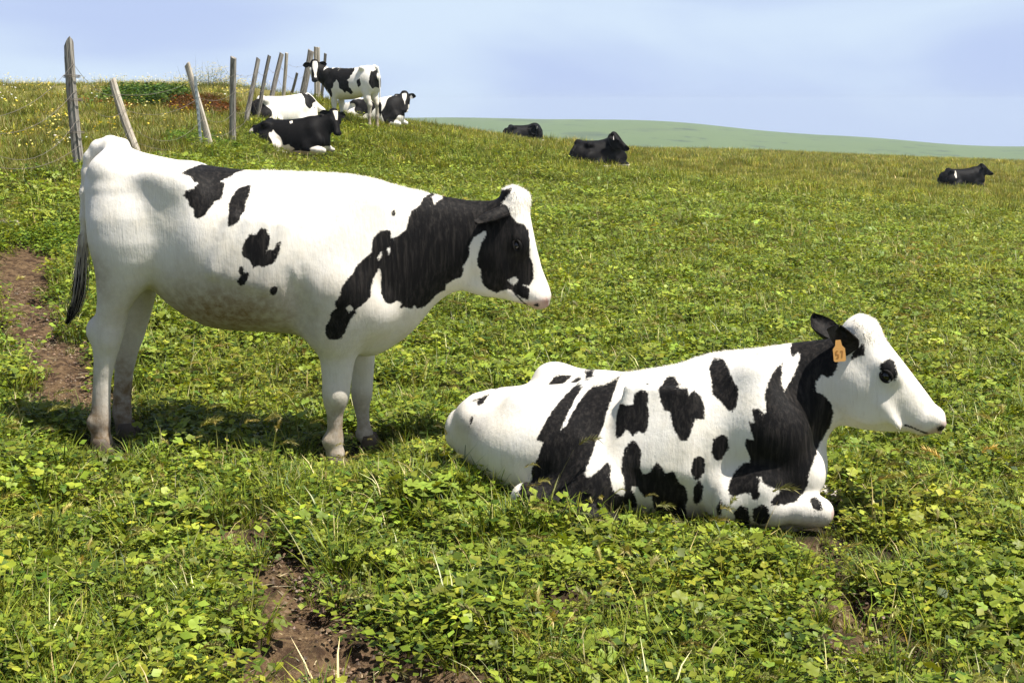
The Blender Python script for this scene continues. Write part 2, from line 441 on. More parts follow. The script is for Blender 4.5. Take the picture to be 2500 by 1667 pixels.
# ------------------------------------------------------------------ implicit modelling of animals
def smooth1(a, n):
    if n < 2: return a
    k = np.hanning(n + 2)[1:-1]; k /= k.sum()
    p = np.concatenate([np.full(n, a[0]), a, np.full(n, a[-1])])
    return np.convolve(p, k, 'same')[n:-n]
class Flesh:
    """a signed distance field on a grid; shapes melt into each other; the skin is one surface"""
    def __init__(s, lo, hi, h):
        s.h = h; s.lo = np.array(lo, float)
        n = np.ceil((np.array(hi) - s.lo) / h).astype(int) + 1
        s.n = n; s.F = np.full(n, 0.5, np.float32)
        s.ax = [(s.lo[i] + h * np.arange(n[i])).astype(np.float32) for i in range(3)]
    def _box(s, lo, hi):
        a = np.maximum(np.floor((np.array(lo) - s.lo) / s.h).astype(int), 0)
        b = np.minimum(np.ceil((np.array(hi) - s.lo) / s.h).astype(int) + 1, s.n)
        if (b <= a).any(): return None
        sl = tuple(slice(a[i], b[i]) for i in range(3))
        P = np.meshgrid(*[s.ax[i][sl[i]] for i in range(3)], indexing='ij', sparse=True)
        return sl, P
    def _join(s, sl, f, k, cut=False):
        g = s.F[sl]; f = f.astype(np.float32)
        if cut:
            h = np.maximum(k - np.abs(-f - g), 0) / k
            s.F[sl] = np.maximum(g, -f) + h * h * k * 0.25
        else:
            h = np.maximum(k - np.abs(f - g), 0) / k
            s.F[sl] = np.minimum(g, f) - h * h * k * 0.25
    def ell(s, c, r, k=0.05, rot=None, cut=False):
        """ellipsoid; rot = matrix whose columns are its axes"""
        r = np.array(r, float); m = r.max() + k + 2 * s.h
        bx = s._box(np.array(c) - m, np.array(c) + m)
        if not bx: return
        sl, P = bx; D = [P[i] - c[i] for i in range(3)]
        if rot is not None:
            D = [D[0] * rot[0][i] + D[1] * rot[1][i] + D[2] * rot[2][i] for i in range(3)]
        k0 = np.sqrt(sum((D[i] / r[i]) ** 2 for i in range(3))); k1 = np.sqrt(sum((D[i] / r[i] ** 2) ** 2 for i in range(3))) + 1e-6
        s._join(sl, k0 * (k0 - 1) / k1, k, cut)
    def limb(s, pts, k=0.03, flat=1.0):
        """chain of tapering pieces: (x, y, z, radius); flat < 1 narrows it sideways"""
        for a, b in zip(pts[:-1], pts[1:]):
            a = np.array(a, float); b = np.array(b, float)
            m = max(a[3], b[3]) + k + 2 * s.h
            bx = s._box(np.minimum(a[:3], b[:3]) - m, np.maximum(a[:3], b[:3]) + m)
            if not bx: continue
            sl, P = bx
            e = (b - a)[:3]; sc = np.array([1, 1 / flat, 1])
            e2 = e * sc
            D = [(P[i] - a[i]) * sc[i] for i in range(3)]
            t = np.clip((D[0] * e2[0] + D[1] * e2[1] + D[2] * e2[2]) / (e2 @ e2 + 1e-9), 0, 1)
            t2 = t * t * (3 - 2 * t) * 0.5 + t * 0.5
            d = np.sqrt(sum((D[i] - t * e2[i]) ** 2 for i in range(3))) - (a[3] + (b[3] - a[3]) * t2)
            s._join(sl, d * (flat if flat < 1 else 1), k)
    def loft(s, o, eu, ev, es, u, vt, vb, w, c=0.5, cs=0.0, k=0.05, cap=0.03, p=2.0, ns=13, cut=False):
        """cross sections stacked along eu: top vt and bottom vb along ev, half width w along es,
        widest at the fraction c below the top, shifted cs along es"""
        u = np.asarray(u, float); n = 240
        U = np.linspace(u[0], u[-1], n)
        def rs(a):
            a = np.broadcast_to(np.asarray(a, float), u.shape)
            return smooth1(np.interp(U, u, a), ns)
        vt, vb, w, c, cs = map(rs, (vt, vb, w, c, cs))
        vc = vt - (vt - vb) * c; hu = np.maximum(vt - vc, 0.004); hd = np.maximum(vc - vb, 0.004); w = np.maximum(w, 0.004)
        o = np.array(o, float); E = np.array([eu, ev, es], float)
        m = k + 2 * s.h + cap
        C = []
        for uu in (u[0] - m, u[-1] + m):
            for vv in (vb.min() - m, vt.max() + m):
                for ss in (cs.min() - w.max() - m, cs.max() + w.max() + m):
                    C.append(o + uu * E[0] + vv * E[1] + ss * E[2])
        C = np.array(C); bx = s._box(C.min(0), C.max(0))
        if not bx: return
        sl, P = bx; D = [P[i] - o[i] for i in range(3)]
        pu = D[0] * E[0, 0] + D[1] * E[0, 1] + D[2] * E[0, 2]
        pv = D[0] * E[1, 0] + D[1] * E[1, 1] + D[2] * E[1, 2]
        ps = D[0] * E[2, 0] + D[1] * E[2, 1] + D[2] * E[2, 2]
        pu, pv, ps = np.broadcast_arrays(pu, pv, ps)
        uc = np.clip(pu, u[0], u[-1])
        fi = ((uc - u[0]) / (u[-1] - u[0]) * (n - 1)); i0 = np.minimum(fi.astype(np.int32), n - 2); ft = (fi - i0).astype(np.float32)
        def g(a):
            a = a.astype(np.float32); return a[i0] * (1 - ft) + a[i0 + 1] * ft
        nn = pv - g(vc); h = np.where(nn > 0, g(hu), g(hd)); ww = g(w); q = ps - g(cs)
        l = np.maximum(np.abs(pu - uc) - 0.0, 0)
        a, b, e = np.abs(nn / h), np.abs(q / ww), l / cap
        k0 = (a ** p + b ** p + e ** p) ** (1 / p) + 1e-6
        k1 = np.sqrt((nn / h ** 2) ** 2 + (q / ww ** 2) ** 2 + (l / cap ** 2) ** 2) + 1e-4
        r2 = np.sqrt((nn / h) ** 2 + (q / ww) ** 2 + e ** 2) + 1e-6
        s._join(sl, (k0 - 1) * r2 / k1, k, cut)
    def skin(s, relax=2):
        F = s.F; S = F < 0
        nx, ny, nz = F.shape
        cnt = np.zeros((nx - 1, ny - 1, nz - 1), np.int8)
        cor = [(i, j, k) for i in (0, 1) for j in (0, 1) for k in (0, 1)]
        for i, j, k in cor: cnt += S[i:nx - 1 + i, j:ny - 1 + j, k:nz - 1 + k]
        ids = np.argwhere((cnt > 0) & (cnt < 8))
        idx = np.full(cnt.shape, -1, np.int64); idx[tuple(ids.T)] = np.arange(len(ids))
        acc = np.zeros((len(ids), 3)); num = np.zeros(len(ids))
        for a in cor:
            for x in range(3):
                if a[x]: continue
                b = list(a); b[x] = 1
                fa = F[ids[:, 0] + a[0], ids[:, 1] + a[1], ids[:, 2] + a[2]]; fb = F[ids[:, 0] + b[0], ids[:, 1] + b[1], ids[:, 2] + b[2]]
                m = (fa < 0) != (fb < 0)
                t = np.where(m, fa / np.where(m, fa - fb, 1), 0)
                for y in range(3): acc[:, y] += m * (a[y] + (t if y == x else 0))
                num += m
        V = s.lo + s.h * (ids + acc / num[:, None])
        Q = []
        for x in range(3):
            sh = [nx, ny, nz]; sh[x] -= 1
            A = S[tuple(slice(0, sh[i]) for i in range(3))]
            Bs = [slice(0, sh[i]) for i in range(3)]; Bs[x] = slice(1, sh[x] + 1)
            E = np.argwhere(A != S[tuple(Bs)])
            y, z = [(1, 2), (2, 0), (0, 1)][x]
            E = E[(E[:, y] > 0) & (E[:, z] > 0) & (E[:, y] < F.shape[y] - 1) & (E[:, z] < F.shape[z] - 1)]
            flip = S[tuple(E.T)]
            qs = []
            for dy, dz in ((-1, -1), (0, -1), (0, 0), (-1, 0)):
                c = E.copy(); c[:, y] += dy; c[:, z] += dz; qs.append(idx[tuple(c.T)])
            q = np.column_stack(qs); q[~flip] = q[~flip][:, ::-1]; Q.append(q)
        Q = np.concatenate(Q); Q = Q[(Q >= 0).all(1)]
        for it in range(relax):
            a = Q.ravel(); b = np.roll(Q, -1, 1).ravel()
            sm = np.zeros_like(V); cn = np.bincount(a, minlength=len(V)) + np.bincount(b, minlength=len(V))
            for y in range(3): sm[:, y] = np.bincount(a, V[b, y], len(V)) + np.bincount(b, V[a, y], len(V))
            V = V + 0.5 * (sm / np.maximum(cn, 1)[:, None] - V)
        return V, Q
def vert_normals(V, Q):
    fn = np.cross(V[Q[:, 2]] - V[Q[:, 0]], V[Q[:, 3]] - V[Q[:, 1]])
    N = np.zeros_like(V)
    for c in range(4):
        for y in range(3): N[:, y] += np.bincount(Q[:, c], fn[:, y], len(V))
    return N / (np.linalg.norm(N, axis=1, keepdims=True) + 1e-12)

def hair_mesh(V, N, flow, n, length, width, lift, at_idx=None, seed=1):
    """n short hairs, each a thin sliver rooted on the skin"""
    r = np.random.default_rng(seed)
    i = r.choice(len(V), n) if at_idx is None else r.choice(at_idx, n)
    nn = N[i]; jt = r.normal(0, 0.004, (n, 3)); p = V[i] + jt - (jt * nn).sum(1, keepdims=True) * nn
    f = flow[i] + r.normal(0, 0.35, (n, 3)); f -= (f * nn).sum(1, keepdims=True) * nn
    f /= np.linalg.norm(f, axis=1, keepdims=True) + 1e-9
    p = p - nn * 0.003
    L = length * r.uniform(0.6, 1.3, (n, 1)); lf = lift * r.uniform(0.5, 1.5, (n, 1))
    sd_ = np.cross(f, nn); sd_ /= np.linalg.norm(sd_, axis=1, keepdims=True) + 1e-9
    tip = p + f * L + nn * (L * lf + 0.003)
    W = np.stack([p - sd_ * width / 2, p + sd_ * width / 2, tip], 1).reshape(-1, 3)
    return W, np.arange(3 * n).reshape(-1, 3), np.repeat(i, 3)

def ear_mesh(name, length, width, mat, cup=0.35, attrs=None):
    """a cow's ear: narrow root, broad leaf, blunt tip, cupped; long axis +X, hollow side +Z"""
    nu, nv = 9, 7; V = []
    for side in (0, 1):
        for i in range(nu):
            t = i / (nu - 1)
            w = width * 0.5 * (0.34 + 0.66 * math.sin(math.pi * min(1, t * 0.62 + 0.10)) ** 1.2) * (1 - max(0, t - 0.62) / 0.38 * 0.999) ** 0.55
            for j in range(nv):
                s = j / (nv - 1) * 2 - 1
                z = cup * width * (s * s) * (1 - 0.5 * t) - 0.05 * width * math.sin(t * 3.1)
                th = 0.008 * (1 - 0.6 * abs(s)) * (1 - 0.5 * t)
                V.append((t * length, s * w, z + (th if side == 0 else -th)))
    F = []
    n0 = nu * nv
    for i in range(nu - 1):
        for j in range(nv - 1):
            a = i * nv + j
            F.append((a, a + nv, a + nv + 1, a + 1)); F.append((n0 + a, n0 + a + 1, n0 + a + nv + 1, n0 + a + nv))
    for i in range(nu - 1):
        for j in (0, nv - 1):
            a = i * nv + j
            q = (a, n0 + a, n0 + a + nv, a + nv); F.append(q if j else q[::-1])
    for j in range(nv - 1):
        for i in (0, nu - 1):
            a = i * nv + j
            q = (a, a + 1, n0 + a + 1, n0 + a); F.append(q if i else q[::-1])
    me = mesh_from(name, V, F, [mat])
    blk = np.full(len(V), 0.05); 
    fattr(me, 'blk', blk if attrs is None else attrs); fattr(me, 'dirt_shade', np.zeros(len(V))); fattr(me, 'pink', np.zeros(len(V)))
    return me
def frame(x, z):
    """matrix with local X along x and local Z near z"""
    x = Vector(x).normalized(); z = Vector(z); y = z.cross(x).normalized(); z = x.cross(y)
    return Matrix((x, y, z)).transposed().to_4x4()
def put(o, origin, x, z):
    M = frame(x, z); M.translation = Vector(origin); o.matrix_local = M
def ball(name, r, mat, seg=16, rings=10):
    V, F = [], []
    for i in range(rings + 1):
        a = math.pi * i / rings
        for j in range(seg):
            b = 2 * math.pi * j / seg
            V.append((r * math.sin(a) * math.cos(b), r * math.sin(a) * math.sin(b), r * math.cos(a)))
    for i in range(rings):
        for j in range(seg):
            F.append((i * seg + j, (i + 1) * seg + j, (i + 1) * seg + (j + 1) % seg, i * seg + (j + 1) % seg))
    return mesh_from(name, V, F, [mat])
def hoof_mesh():
    """two claws side by side"""
    V, F = [], []
    prof = [(-0.052, 0.0), (0.052, 0.0)]
    for s in (-1, 1):
        base = len(V)
        for (z, x0, x1, w) in ((0.0, -0.045, 0.070, 0.030), (0.012, -0.045, 0.068, 0.031), (0.045, -0.040, 0.040, 0.027), (0.070, -0.034, 0.028, 0.024)):
            for q in range(10):
                a = 2 * math.pi * q / 10
                cx = (x0 + x1) / 2; rx = (x1 - x0) / 2
                V.append((cx + rx * math.cos(a), s * 0.031 + w * math.sin(a) * (1 - 0.25 * max(0, math.cos(a))), z))
        for i in range(3):
            for q in range(10):
                a = base + i * 10 + q; b = base + i * 10 + (q + 1) % 10
                F.append((a, b, b + 10, a + 10))
        F.append(tuple(base + q for q in range(9, -1, -1))); F.append(tuple(base + 30 + q for q in range(10)))
    return mesh_from('hoof', V, F, [M_HOOF])
HOOF = hoof_mesh()

# ------------------------------------------------------------------ cows
class Cow:
    def __init__(s, label, loc, yaw, group=None, name='cow'):
        s.root = bpy.data.objects.new(name, None); COL.objects.link(s.root)
        s.root.empty_display_size = 0.2
        s.root.location = loc; s.root.rotation_euler = (0, 0, yaw)
        tag(s.root, label, 'cow', group)
        s.loc = Vector(loc); s.yaw = yaw
        s.ex = Vector((math.cos(yaw), math.sin(yaw), 0)); s.ey = Vector((-math.sin(yaw), math.cos(yaw), 0))
    def L(s, px, py, off=0.0):
        """sight line met with the upright plane through the cow's length, off metres nearer; local (x, z)"""
        r = ray(px, py); O = Vector((0, 0, HC)) - s.loc
        t = (-off - O.dot(s.ey)) / r.dot(s.ey)
        p = O + r * t
        return np.array([p.dot(s.ex), p.z])
    def P3(s, px, py, off=0.0):
        x, z = s.L(px, py, off); return np.array([x, -off, z])
    def loc_of(s, w):
        d = Vector(w) - s.loc; return np.array([d.dot(s.ex), d.dot(s.ey), d.z])
    def dir_of(s, w):
        w = Vector(w).normalized(); return np.array([w.dot(s.ex), w.dot(s.ey), w.z])
    def pts(s, lst, off=0.0): return np.array([s.L(a, b, off) for a, b in lst])
    def trunk(s, F, top, bot, wid, frac, k=0.06, p=2.0, cap=0.03):
        T = s.pts(top); B = s.pts(bot)
        W = np.array([(s.L(a, 800 if a < 1400 else 1000)[0], b) for a, b in wid]); Cf = np.array([(s.L(a, 800 if a < 1400 else 1000)[0], b) for a, b in frac])
        u = np.unique(np.concatenate([T[:, 0], B[:, 0], W[:, 0]])); lo = max(T[:, 0].min(), B[:, 0].min()); hi = min(T[:, 0].max(), B[:, 0].max())
        u = u[(u >= lo) & (u <= hi)]
        F.loft((0, 0, 0), (1, 0, 0), (0, 0, 1), (0, 1, 0), u, np.interp(u, T[:, 0], T[:, 1]), np.interp(u, B[:, 0], B[:, 1]),
               np.interp(u, W[:, 0], W[:, 1]), np.interp(u, Cf[:, 0], Cf[:, 1]), 0, k, cap, p)
    def leg(s, F, rows, k=0.05):
        """rows from the top: (py, back px, front px, half width, sideways)"""
        u, f, b, w, c = [], [], [], [], []
        for py, xb, xf, hw, yc in rows:
            x0, z0 = s.L(xb, py, -yc); x1, z1 = s.L(xf, py, -yc)
            u.append(-(z0 + z1) / 2); f.append(x1); b.append(x0); w.append(hw); c.append(yc)
        F.loft((0, 0, 0), (0, 0, -1), (1, 0, 0), (0, 1, 0), u, f, b, w, 0.5, c, k, 0.03, 2.2, 5)
    def head_frame(s, o, d, v):
        d = np.array(d, float); d /= np.linalg.norm(d); v = np.array(v, float); v -= v.dot(d) * d; v /= np.linalg.norm(v)
        s.ho, s.hd, s.hv, s.hs = np.array(o, float), d, v, np.cross(d, v)
    def H(s, u, v, w): return s.ho + u * s.hd + v * s.hv + w * s.hs
    def head_coords(s, V):
        D = V - s.ho; return D @ s.hd, D @ s.hv, D @ s.hs
    def head_details(s, F, eye=(0.19, -0.060), half=0.100, muz=0.43, k=0.02):
        rot = np.column_stack([s.hd, s.hv, s.hs])
        for q in (-1, 1):
            F.ell(s.H(eye[0] - 0.005, eye[1] + 0.012, q * (half - 0.012)), (0.052, 0.036, 0.030), 0.04, rot)      # brow
            F.ell(s.H(eye[0], eye[1] - 0.004, q * (half + 0.024)), (0.026, 0.016, 0.020), 0.012, rot, cut=True)      # socket
            F.ell(s.H(eye[0] + 0.11, eye[1] - 0.085, q * 0.080), (0.09, 0.014, 0.016), 0.025, rot)                  # cheek ridge
            F.ell(s.H(eye[0] + 0.03, eye[1] - 0.12, q * 0.075), (0.10, 0.075, 0.030), 0.05, rot)                    # jaw muscle
            F.ell(s.H(muz + 0.045, -0.028, q * 0.046), (0.022, 0.013, 0.018), 0.012, rot, cut=True)                 # nostril
            F.ell(s.H(muz + 0.030, -0.022, q * 0.040), (0.035, 0.026, 0.026), 0.03, rot)
        for q in (-1, 1): F.ell(s.H(muz - 0.005, -0.106, q * 0.080), (0.045, 0.010, 0.014), 0.014, rot, cut=True)   # mouth
    def lips(s, V, b, muz):
        u, v, w = s.head_coords(V)
        line = 0.0042 - np.abs(v + 0.117 - 0.6 * (u - muz + 0.02))
        m = (u > muz - 0.035) & (u < muz + 0.05) & (v < -0.03)
        nos = 0.016 - np.sqrt(((u - muz - 0.045) / 1.3) ** 2 + (v + 0.030) ** 2 + (np.abs(w) - 0.05) ** 2)
        m2 = (V[:, 0] > s.head_x)
        b = np.where(m & m2, np.maximum(b, line), b)
        return np.where(m2, np.maximum(b, nos), b)
    def body(s, F, blk, dirt_shade=None, pink=None, mat=None, name='body', relax=2, hair=0, hair_len=0.014, seed=3, extra_hair=()):
        V, Q = F.skin(relax)
        me = mesh_from(name, V, Q, [mat or M_HIDE])
        b = blk(V); d = np.zeros(len(V)) if dirt_shade is None else np.clip(dirt_shade(V), 0, 1); pk = np.zeros(len(V)) if pink is None else np.clip(pink(V), 0, 1)
        fattr(me, 'blk', b); fattr(me, 'dirt_shade', d); fattr(me, 'pink', pk)
        s.bodyo = add_obj(name, me, s.root)
        s.V, s.Q = V, Q; s.N = vert_normals(V, Q)
        if hair:
            flow = np.tile(np.array([-0.55, 0, -0.8]), (len(V), 1))
            hu, hv, hw = s.head_coords(V)
            hm = (hu > 0.06) & (hu < 0.55) & (np.abs(hw) < 0.16) & (hv > -0.28) & (V[:, 0] > s.head_x)
            flow[hm] = s.hd * 0.7 + np.array([0, 0, -0.5])
            flow[s.N[:, 2] > 0.75] = (-1, 0, -0.1)
            okp = np.flatnonzero((pk < 0.2))
            W, Tt, ii = hair_mesh(V, s.N, flow, hair, hair_len, 0.0020, 0.085, okp, seed)
            S = [(W, Tt, ii)]
            for (mask, n, ln, lift, fl) in extra_hair:
                f2 = np.tile(np.array(fl, float), (len(V), 1))
                S.append(hair_mesh(V, s.N, f2, n, ln, 0.003, lift, np.flatnonzero(mask(V, s.N)), seed + 5))
            WW = np.concatenate([a for a, _, _ in S]); off = np.cumsum([0] + [len(a) for a, _, _ in S[:-1]])
            TT = np.concatenate([t + o for (_, t, _), o in zip(S, off)]); II = np.concatenate([i for _, _, i in S])
            hm_ = mesh_from('coat', WW, TT, [mat or M_HIDE], smooth=False)
            fattr(hm_, 'blk', b[II]); fattr(hm_, 'dirt_shade', d[II]); fattr(hm_, 'pink', pk[II])
            tag(add_obj('coat', hm_, s.root), kind='stuff')
    def eyes(s, eye=(0.19, -0.060), half=0.100, r=0.021):
        for q in (-1, 1):
            e = add_obj('eye', ball('eye', r, M_EYE), s.root); e.location = s.H(eye[0], eye[1] - 0.003, q * (half + 0.001))
    def lids(s, eye, half, blk):
        """rims of skin above and below each eye"""
        for q in (-1, 1):
            for up in (1, -1):
                V, Fc = [], []; n = 9; m = 6
                for i in range(n):
                    a = math.pi * (0.08 + 0.84 * i / (n - 1))
                    cu, cv = -0.026 * math.cos(a), up * 0.0155 * math.sin(a) - 0.003 + (0.002 if up > 0 else 0)
                    r = 0.0062 * (0.45 + 0.55 * math.sin(a)) * (1.25 if up > 0 else 1)
                    for j in range(m):
                        g = 2 * math.pi * j / m
                        V.append(s.H(eye[0] + cu, eye[1] + cv + r * math.cos(g), q * (half + 0.014 + 0.004 * math.sin(a) + r * math.sin(g))))
                Fc = [(i * m + j, i * m + (j + 1) % m, (i + 1) * m + (j + 1) % m, (i + 1) * m + j) for i in range(n - 1) for j in range(m)]
                me = mesh_from('eyelid', V, Fc, [M_HIDE]); fattr(me, 'blk', np.full(len(V), blk)); fattr(me, 'dirt_shade', np.full(len(V), .25)); fattr(me, 'pink', np.full(len(V), .25))
                add_obj('eyelid', me, s.root)
    def ear(s, o, d, face, length=0.19, width=0.115, mat=None, blk=None):
        e = add_obj('ear', ear_mesh('ear', length, width, mat or M_HIDE, attrs=blk), s.root); put(e, o, d, face); return e
    def ear_tag(s, o, down, face, w=0.048, h=0.072, mat=None, digits=None, label=None):
        """flexible plastic tag: narrow neck, broad plate with clipped corners"""
        pr = [(-0.009, 0.0), (0.009, 0.0), (0.012, 0.02), (w / 2, 0.032), (w / 2, h - 0.004), (w / 2 - 0.005, h), (-w / 2 + 0.005, h), (-w / 2, h - 0.004), (-w / 2, 0.032), (-0.012, 0.02)]
        n = len(pr); V = [(y, x, 0.0012) for x, y in pr] + [(y, x, -0.0012) for x, y in pr]
        Fc = [tuple(range(n)), tuple(range(2 * n - 1, n - 1, -1))] + [(i, i + n, (i + 1) % n + n, (i + 1) % n) for i in range(n)]
        t = add_obj('ear_tag', mesh_from('ear_tag', V, Fc, [mat or M_TAG], False), s.root); put(t, o, down, face)
        if label: t['label'] = label
        if digits:                       # strokes printed on both faces: (x0, y0, x1, y1) in plate units
            Vd, Fd = [], []
            for (x0, y0, x1, y1) in digits:
                for zz in (0.0019, -0.0019):
                    bx = len(Vd)
                    dx, dy = x1 - x0, y1 - y0; l = math.hypot(dx, dy); nx, ny = -dy / l * 0.0022, dx / l * 0.0022
                    Vd += [(y0 + ny, x0 + nx, zz), (y0 - ny, x0 - nx, zz), (y1 - ny, x1 - nx, zz), (y1 + ny, x1 + nx, zz)]
                    Fd.append((bx, bx + 1, bx + 2, bx + 3))
            add_obj('printed_number', mesh_from('printed_number', Vd, Fd, [M_INK], False), t)
        return t
    def hoof(s, x, y, sc=1.0, yaw=0.0):
        w = s.loc + s.ex * x + s.ey * y
        h = add_obj('hoof', HOOF, s.root); h.location = (x, y, gz(w.x, w.y) - s.loc.z - 0.012); h.scale = (sc, sc, sc); h.rotation_euler = (0, 0, yaw)
def zoomed(x0, y0, s): return lambda *pts: [(x0 + a / s, y0 + b / s) for a, b in pts]
Z5 = zoomed(150, 330, 3.136); Z6 = zoomed(750, 400, 3.135); Y1 = zoomed(1050, 830, 3.136); Y2 = zoomed(1650, 730, 2.613); Y3 = zoomed(1900, 740, 4.356)
def patches(cow, V, groups):
    """groups: (polygons, off, ymin, ymax, sign); black where positive"""
    b = np.full(len(V), -0.2)
    for polys, off, y0, y1, sign in groups:
        for pg in polys:
            Q = cow.pts(pg, off)
            lo, hi = Q.min(0) - 0.06, Q.max(0) + 0.06
            m = np.flatnonzero((V[:, 0] > lo[0]) & (V[:, 0] < hi[0]) & (V[:, 2] > lo[1]) & (V[:, 2] < hi[1]) & (V[:, 1] > y0 - 0.05) & (V[:, 1] < y1 + 0.05))
            if not len(m): continue
            sd_ = poly_sd(V[m][:, [0, 2]], Q)
            sd_ = np.minimum(sd_, np.minimum(y1 - V[m, 1], V[m, 1] - y0) + 0.02)
            if sign > 0: b[m] = np.maximum(b[m], sd_)
            else: b[m] = np.minimum(b[m], -sd_)
    return b
def gauss(V, c, r): return np.exp(-(((V - np.array(c)) / np.array(r)) ** 2).sum(1))

# ---- the standing heifer in front
def standing_heifer():
    p = at(560, 1088, 5.6)
    c = Cow('white heifer with black neck and face standing side on beside the fence', (p.x, 5.6, gz(p.x, 5.6)), 0.0)
    F = Flesh((-0.82, -0.44, -0.10), (1.52, 0.44, 1.42), 0.0085)
    top = [(240, 432), (243, 398), (250, 372), (262, 355), (274, 348), (298, 354), (338, 371), (395, 384), (453, 395), (520, 406), (590, 415), (692, 418), (780, 421), (850, 425), (915, 436), (973, 454), (1030, 467), (1080, 479), (1149, 490), (1205, 490), (1238, 500)]
    bot = [(240, 470), (252, 560), (280, 640), (330, 690), (378, 705), (419, 743), (457, 770), (513, 797), (569, 804), (644, 807), (718, 812), (780, 832), (830, 852), (880, 868), (915, 868), (941, 857), (970, 838), (999, 818), (1031, 783), (1050, 755), (1088, 721), (1133, 704), (1190, 680), (1238, 620)]
    wid = [(240, .08), (254, .125), (272, .16), (310, .20), (370, .235), (440, .255), (520, .285), (600, .305), (680, .31), (760, .285), (840, .245), (900, .215), (950, .18), (1010, .148), (1090, .118), (1160, .10), (1238, .075)]
    frac = [(240, .5), (310, .33), (420, .42), (560, .55), (700, .58), (800, .56), (900, .55), (1000, .52), (1238, .5)]
    c.trunk(F, top, bot, wid, frac, 0.05, 2.05, 0.04)
    for q in (-1, 1):
        o = -q * 0.0
        F.ell(np.append(c.L(440, 437), 0)[[0, 2, 1]] + np.array([0, q * 0.185, 0]), (0.080, 0.040, 0.050), 0.14)      # hook bones
        F.ell(np.append(c.L(266, 412), 0)[[0, 2, 1]] + np.array([0, q * 0.115, 0]), (0.050, 0.045, 0.050), 0.07)      # pin bones
        x, z = c.L(415, 555); F.ell((x, q * 0.335, z), (0.085, 0.060, 0.15), 0.14, cut=True)                          # flank hollow
        x, z = c.L(330, 455); F.ell((x, q * 0.285, z), (0.10, 0.05, 0.05), 0.10, cut=True)
        # shoulder blade, upper arm
        a = c.L(905, 500); b = c.L(835, 690); d = c.L(905, 745); e = c.L(800, 790)
        F.limb([(a[0], q * .115, a[1], .07), (b[0], q * .185, b[1], .105), (e[0] + .03, q * .165, e[1] + .01, .085)], 0.07, 0.75)
        F.limb([(b[0], q * .165, b[1], .09), (d[0], q * .135, d[1], .085), (e[0] + .03, q * .15, e[1], .08)], 0.07, 0.8)
        x, z = c.L(752, 770); F.ell((x, q * 0.295, z), (0.030, 0.055, 0.16), 0.07, cut=True)                          # groove behind the elbow
        for i, px in enumerate((560, 600, 640, 680)):                                                                  # faint ribs
            x, z = c.L(px, 640 + 12 * i); x1, z1 = c.L(px + 40, 520 + 6 * i)
            F.limb([(x, q * .290, z, .016), (x1, q * .265, z1, .014)], 0.05)
    # thigh muscle
    for q in (-1, 1):
        x, z = c.L(318, 560); F.ell((x, q * 0.125, z), (0.135, 0.10, 0.19), 0.07)
    hind = [(470, 232, 350, .07, .11), (530, 219, 385, .10, .13), (590, 224, 395, .105, .14), (640, 232, 388, .10, .14), (690, 237, 368, .085, .135), (728, 239, 334, .072, .13), (762, 236, 312, .060, .13), (790, 225, 307, .053, .13), (810, 220, 303, .050, .13), (838, 225, 295, .046, .13), (874, 229, 284, .037, .13), (930, 228, 271, .031, .13), (987, 224, 269, .033, .13), (1026, 221, 270, .041, .13), (1052, 224, 268, .036, .13), (1080, 221, 276, .042, .13)]
    c.leg(F, [(py, b, f, w, -y) for py, b, f, w, y in hind], 0.05)
    fh = [(480, 240, 350, .07, .11), (560, 236, 395, .10, .13), (640, 240, 392, .095, .135), (690, 250, 388, .085, .13), (721, 262, 380, .075, .13), (760, 272, 370, .062, .13), (788, 272, 362, .055, .13), (826, 274, 351, .048, .13), (860, 278, 337, .042, .13), (912, 280, 325, .032, .13), (968, 277, 320, .032, .13), (1009, 274, 321, .040, .13), (1036, 282, 322, .035, .13), (1066, 284, 332, .042, .13)]
    c.leg(F, fh, 0.05)
    fn = [(690, 770, 880, .07, .14), (740, 762, 888, .085, .15), (790, 765, 884, .082, .15), (830, 775, 877, .070, .14), (870, 781, 868, .055, .13), (910, 785, 861, .046, .13), (945, 787, 856, .045, .13), (968, 788, 853, .045, .13), (990, 792, 846, .040, .13), (1012, 798, 838, .031, .13), (1045, 799, 836, .029, .13), (1074, 795, 839, .038, .13), (1090, 799, 837, .034, .13), (1106, 795, 843, .042, .13)]
    c.leg(F, [(py, b, f, w, -y) for py, b, f, w, y in fn], 0.05)
    ff = [(740, 800, 915, .08, .14), (800, 822, 920, .075, .14), (850, 848, 917, .058, .135), (890, 856, 914, .048, .13), (931, 859, 911, .045, .13), (960, 859, 908, .045, .13), (985, 862, 903, .038, .13), (1010, 868, 901, .030, .13), (1036, 873, 904, .029, .13), (1058, 876, 912, .038, .13), (1074, 882, 911, .034, .13), (1092, 884, 920, .042, .13)]
    c.leg(F, ff, 0.05)
    for (px, py, y, r) in ((228, 806, -.13, (.028, .024, .045)), (281, 822, .13, (.028, .024, .045)), (262, 826, -.155, (.035, .02, .04)),
                          (820, 964, -.14, (.036, .038, .045)), (883, 957, .13, (.028, .036, .045)), (227, 1030, -.13, (.022, .03, .022)), (799, 1076, -.13, (.020, .03, .02)), (881, 1060, .13, (.020, .03, .02))):
        F.ell(c.P3(px, py, -y), r, 0.04)
    for (px, py, y) in ((224, 1046, -.145), (224, 1046, -.115), (797, 1088, -.145), (797, 1088, -.115)):   # dewclaws
        F.ell(c.P3(px, py, -y), (.014, .010, .016), 0.008)
    # head
    O = c.P3(1272, 468); D = c.P3(1292, 566) - O
    v = np.array([1.0, 0, 0.25]); c.head_frame(O, D, v)
    def uv(lst):
        A = np.array([c.P3(a, b) for a, b in lst]) - O; return A @ c.hd, A @ c.hv
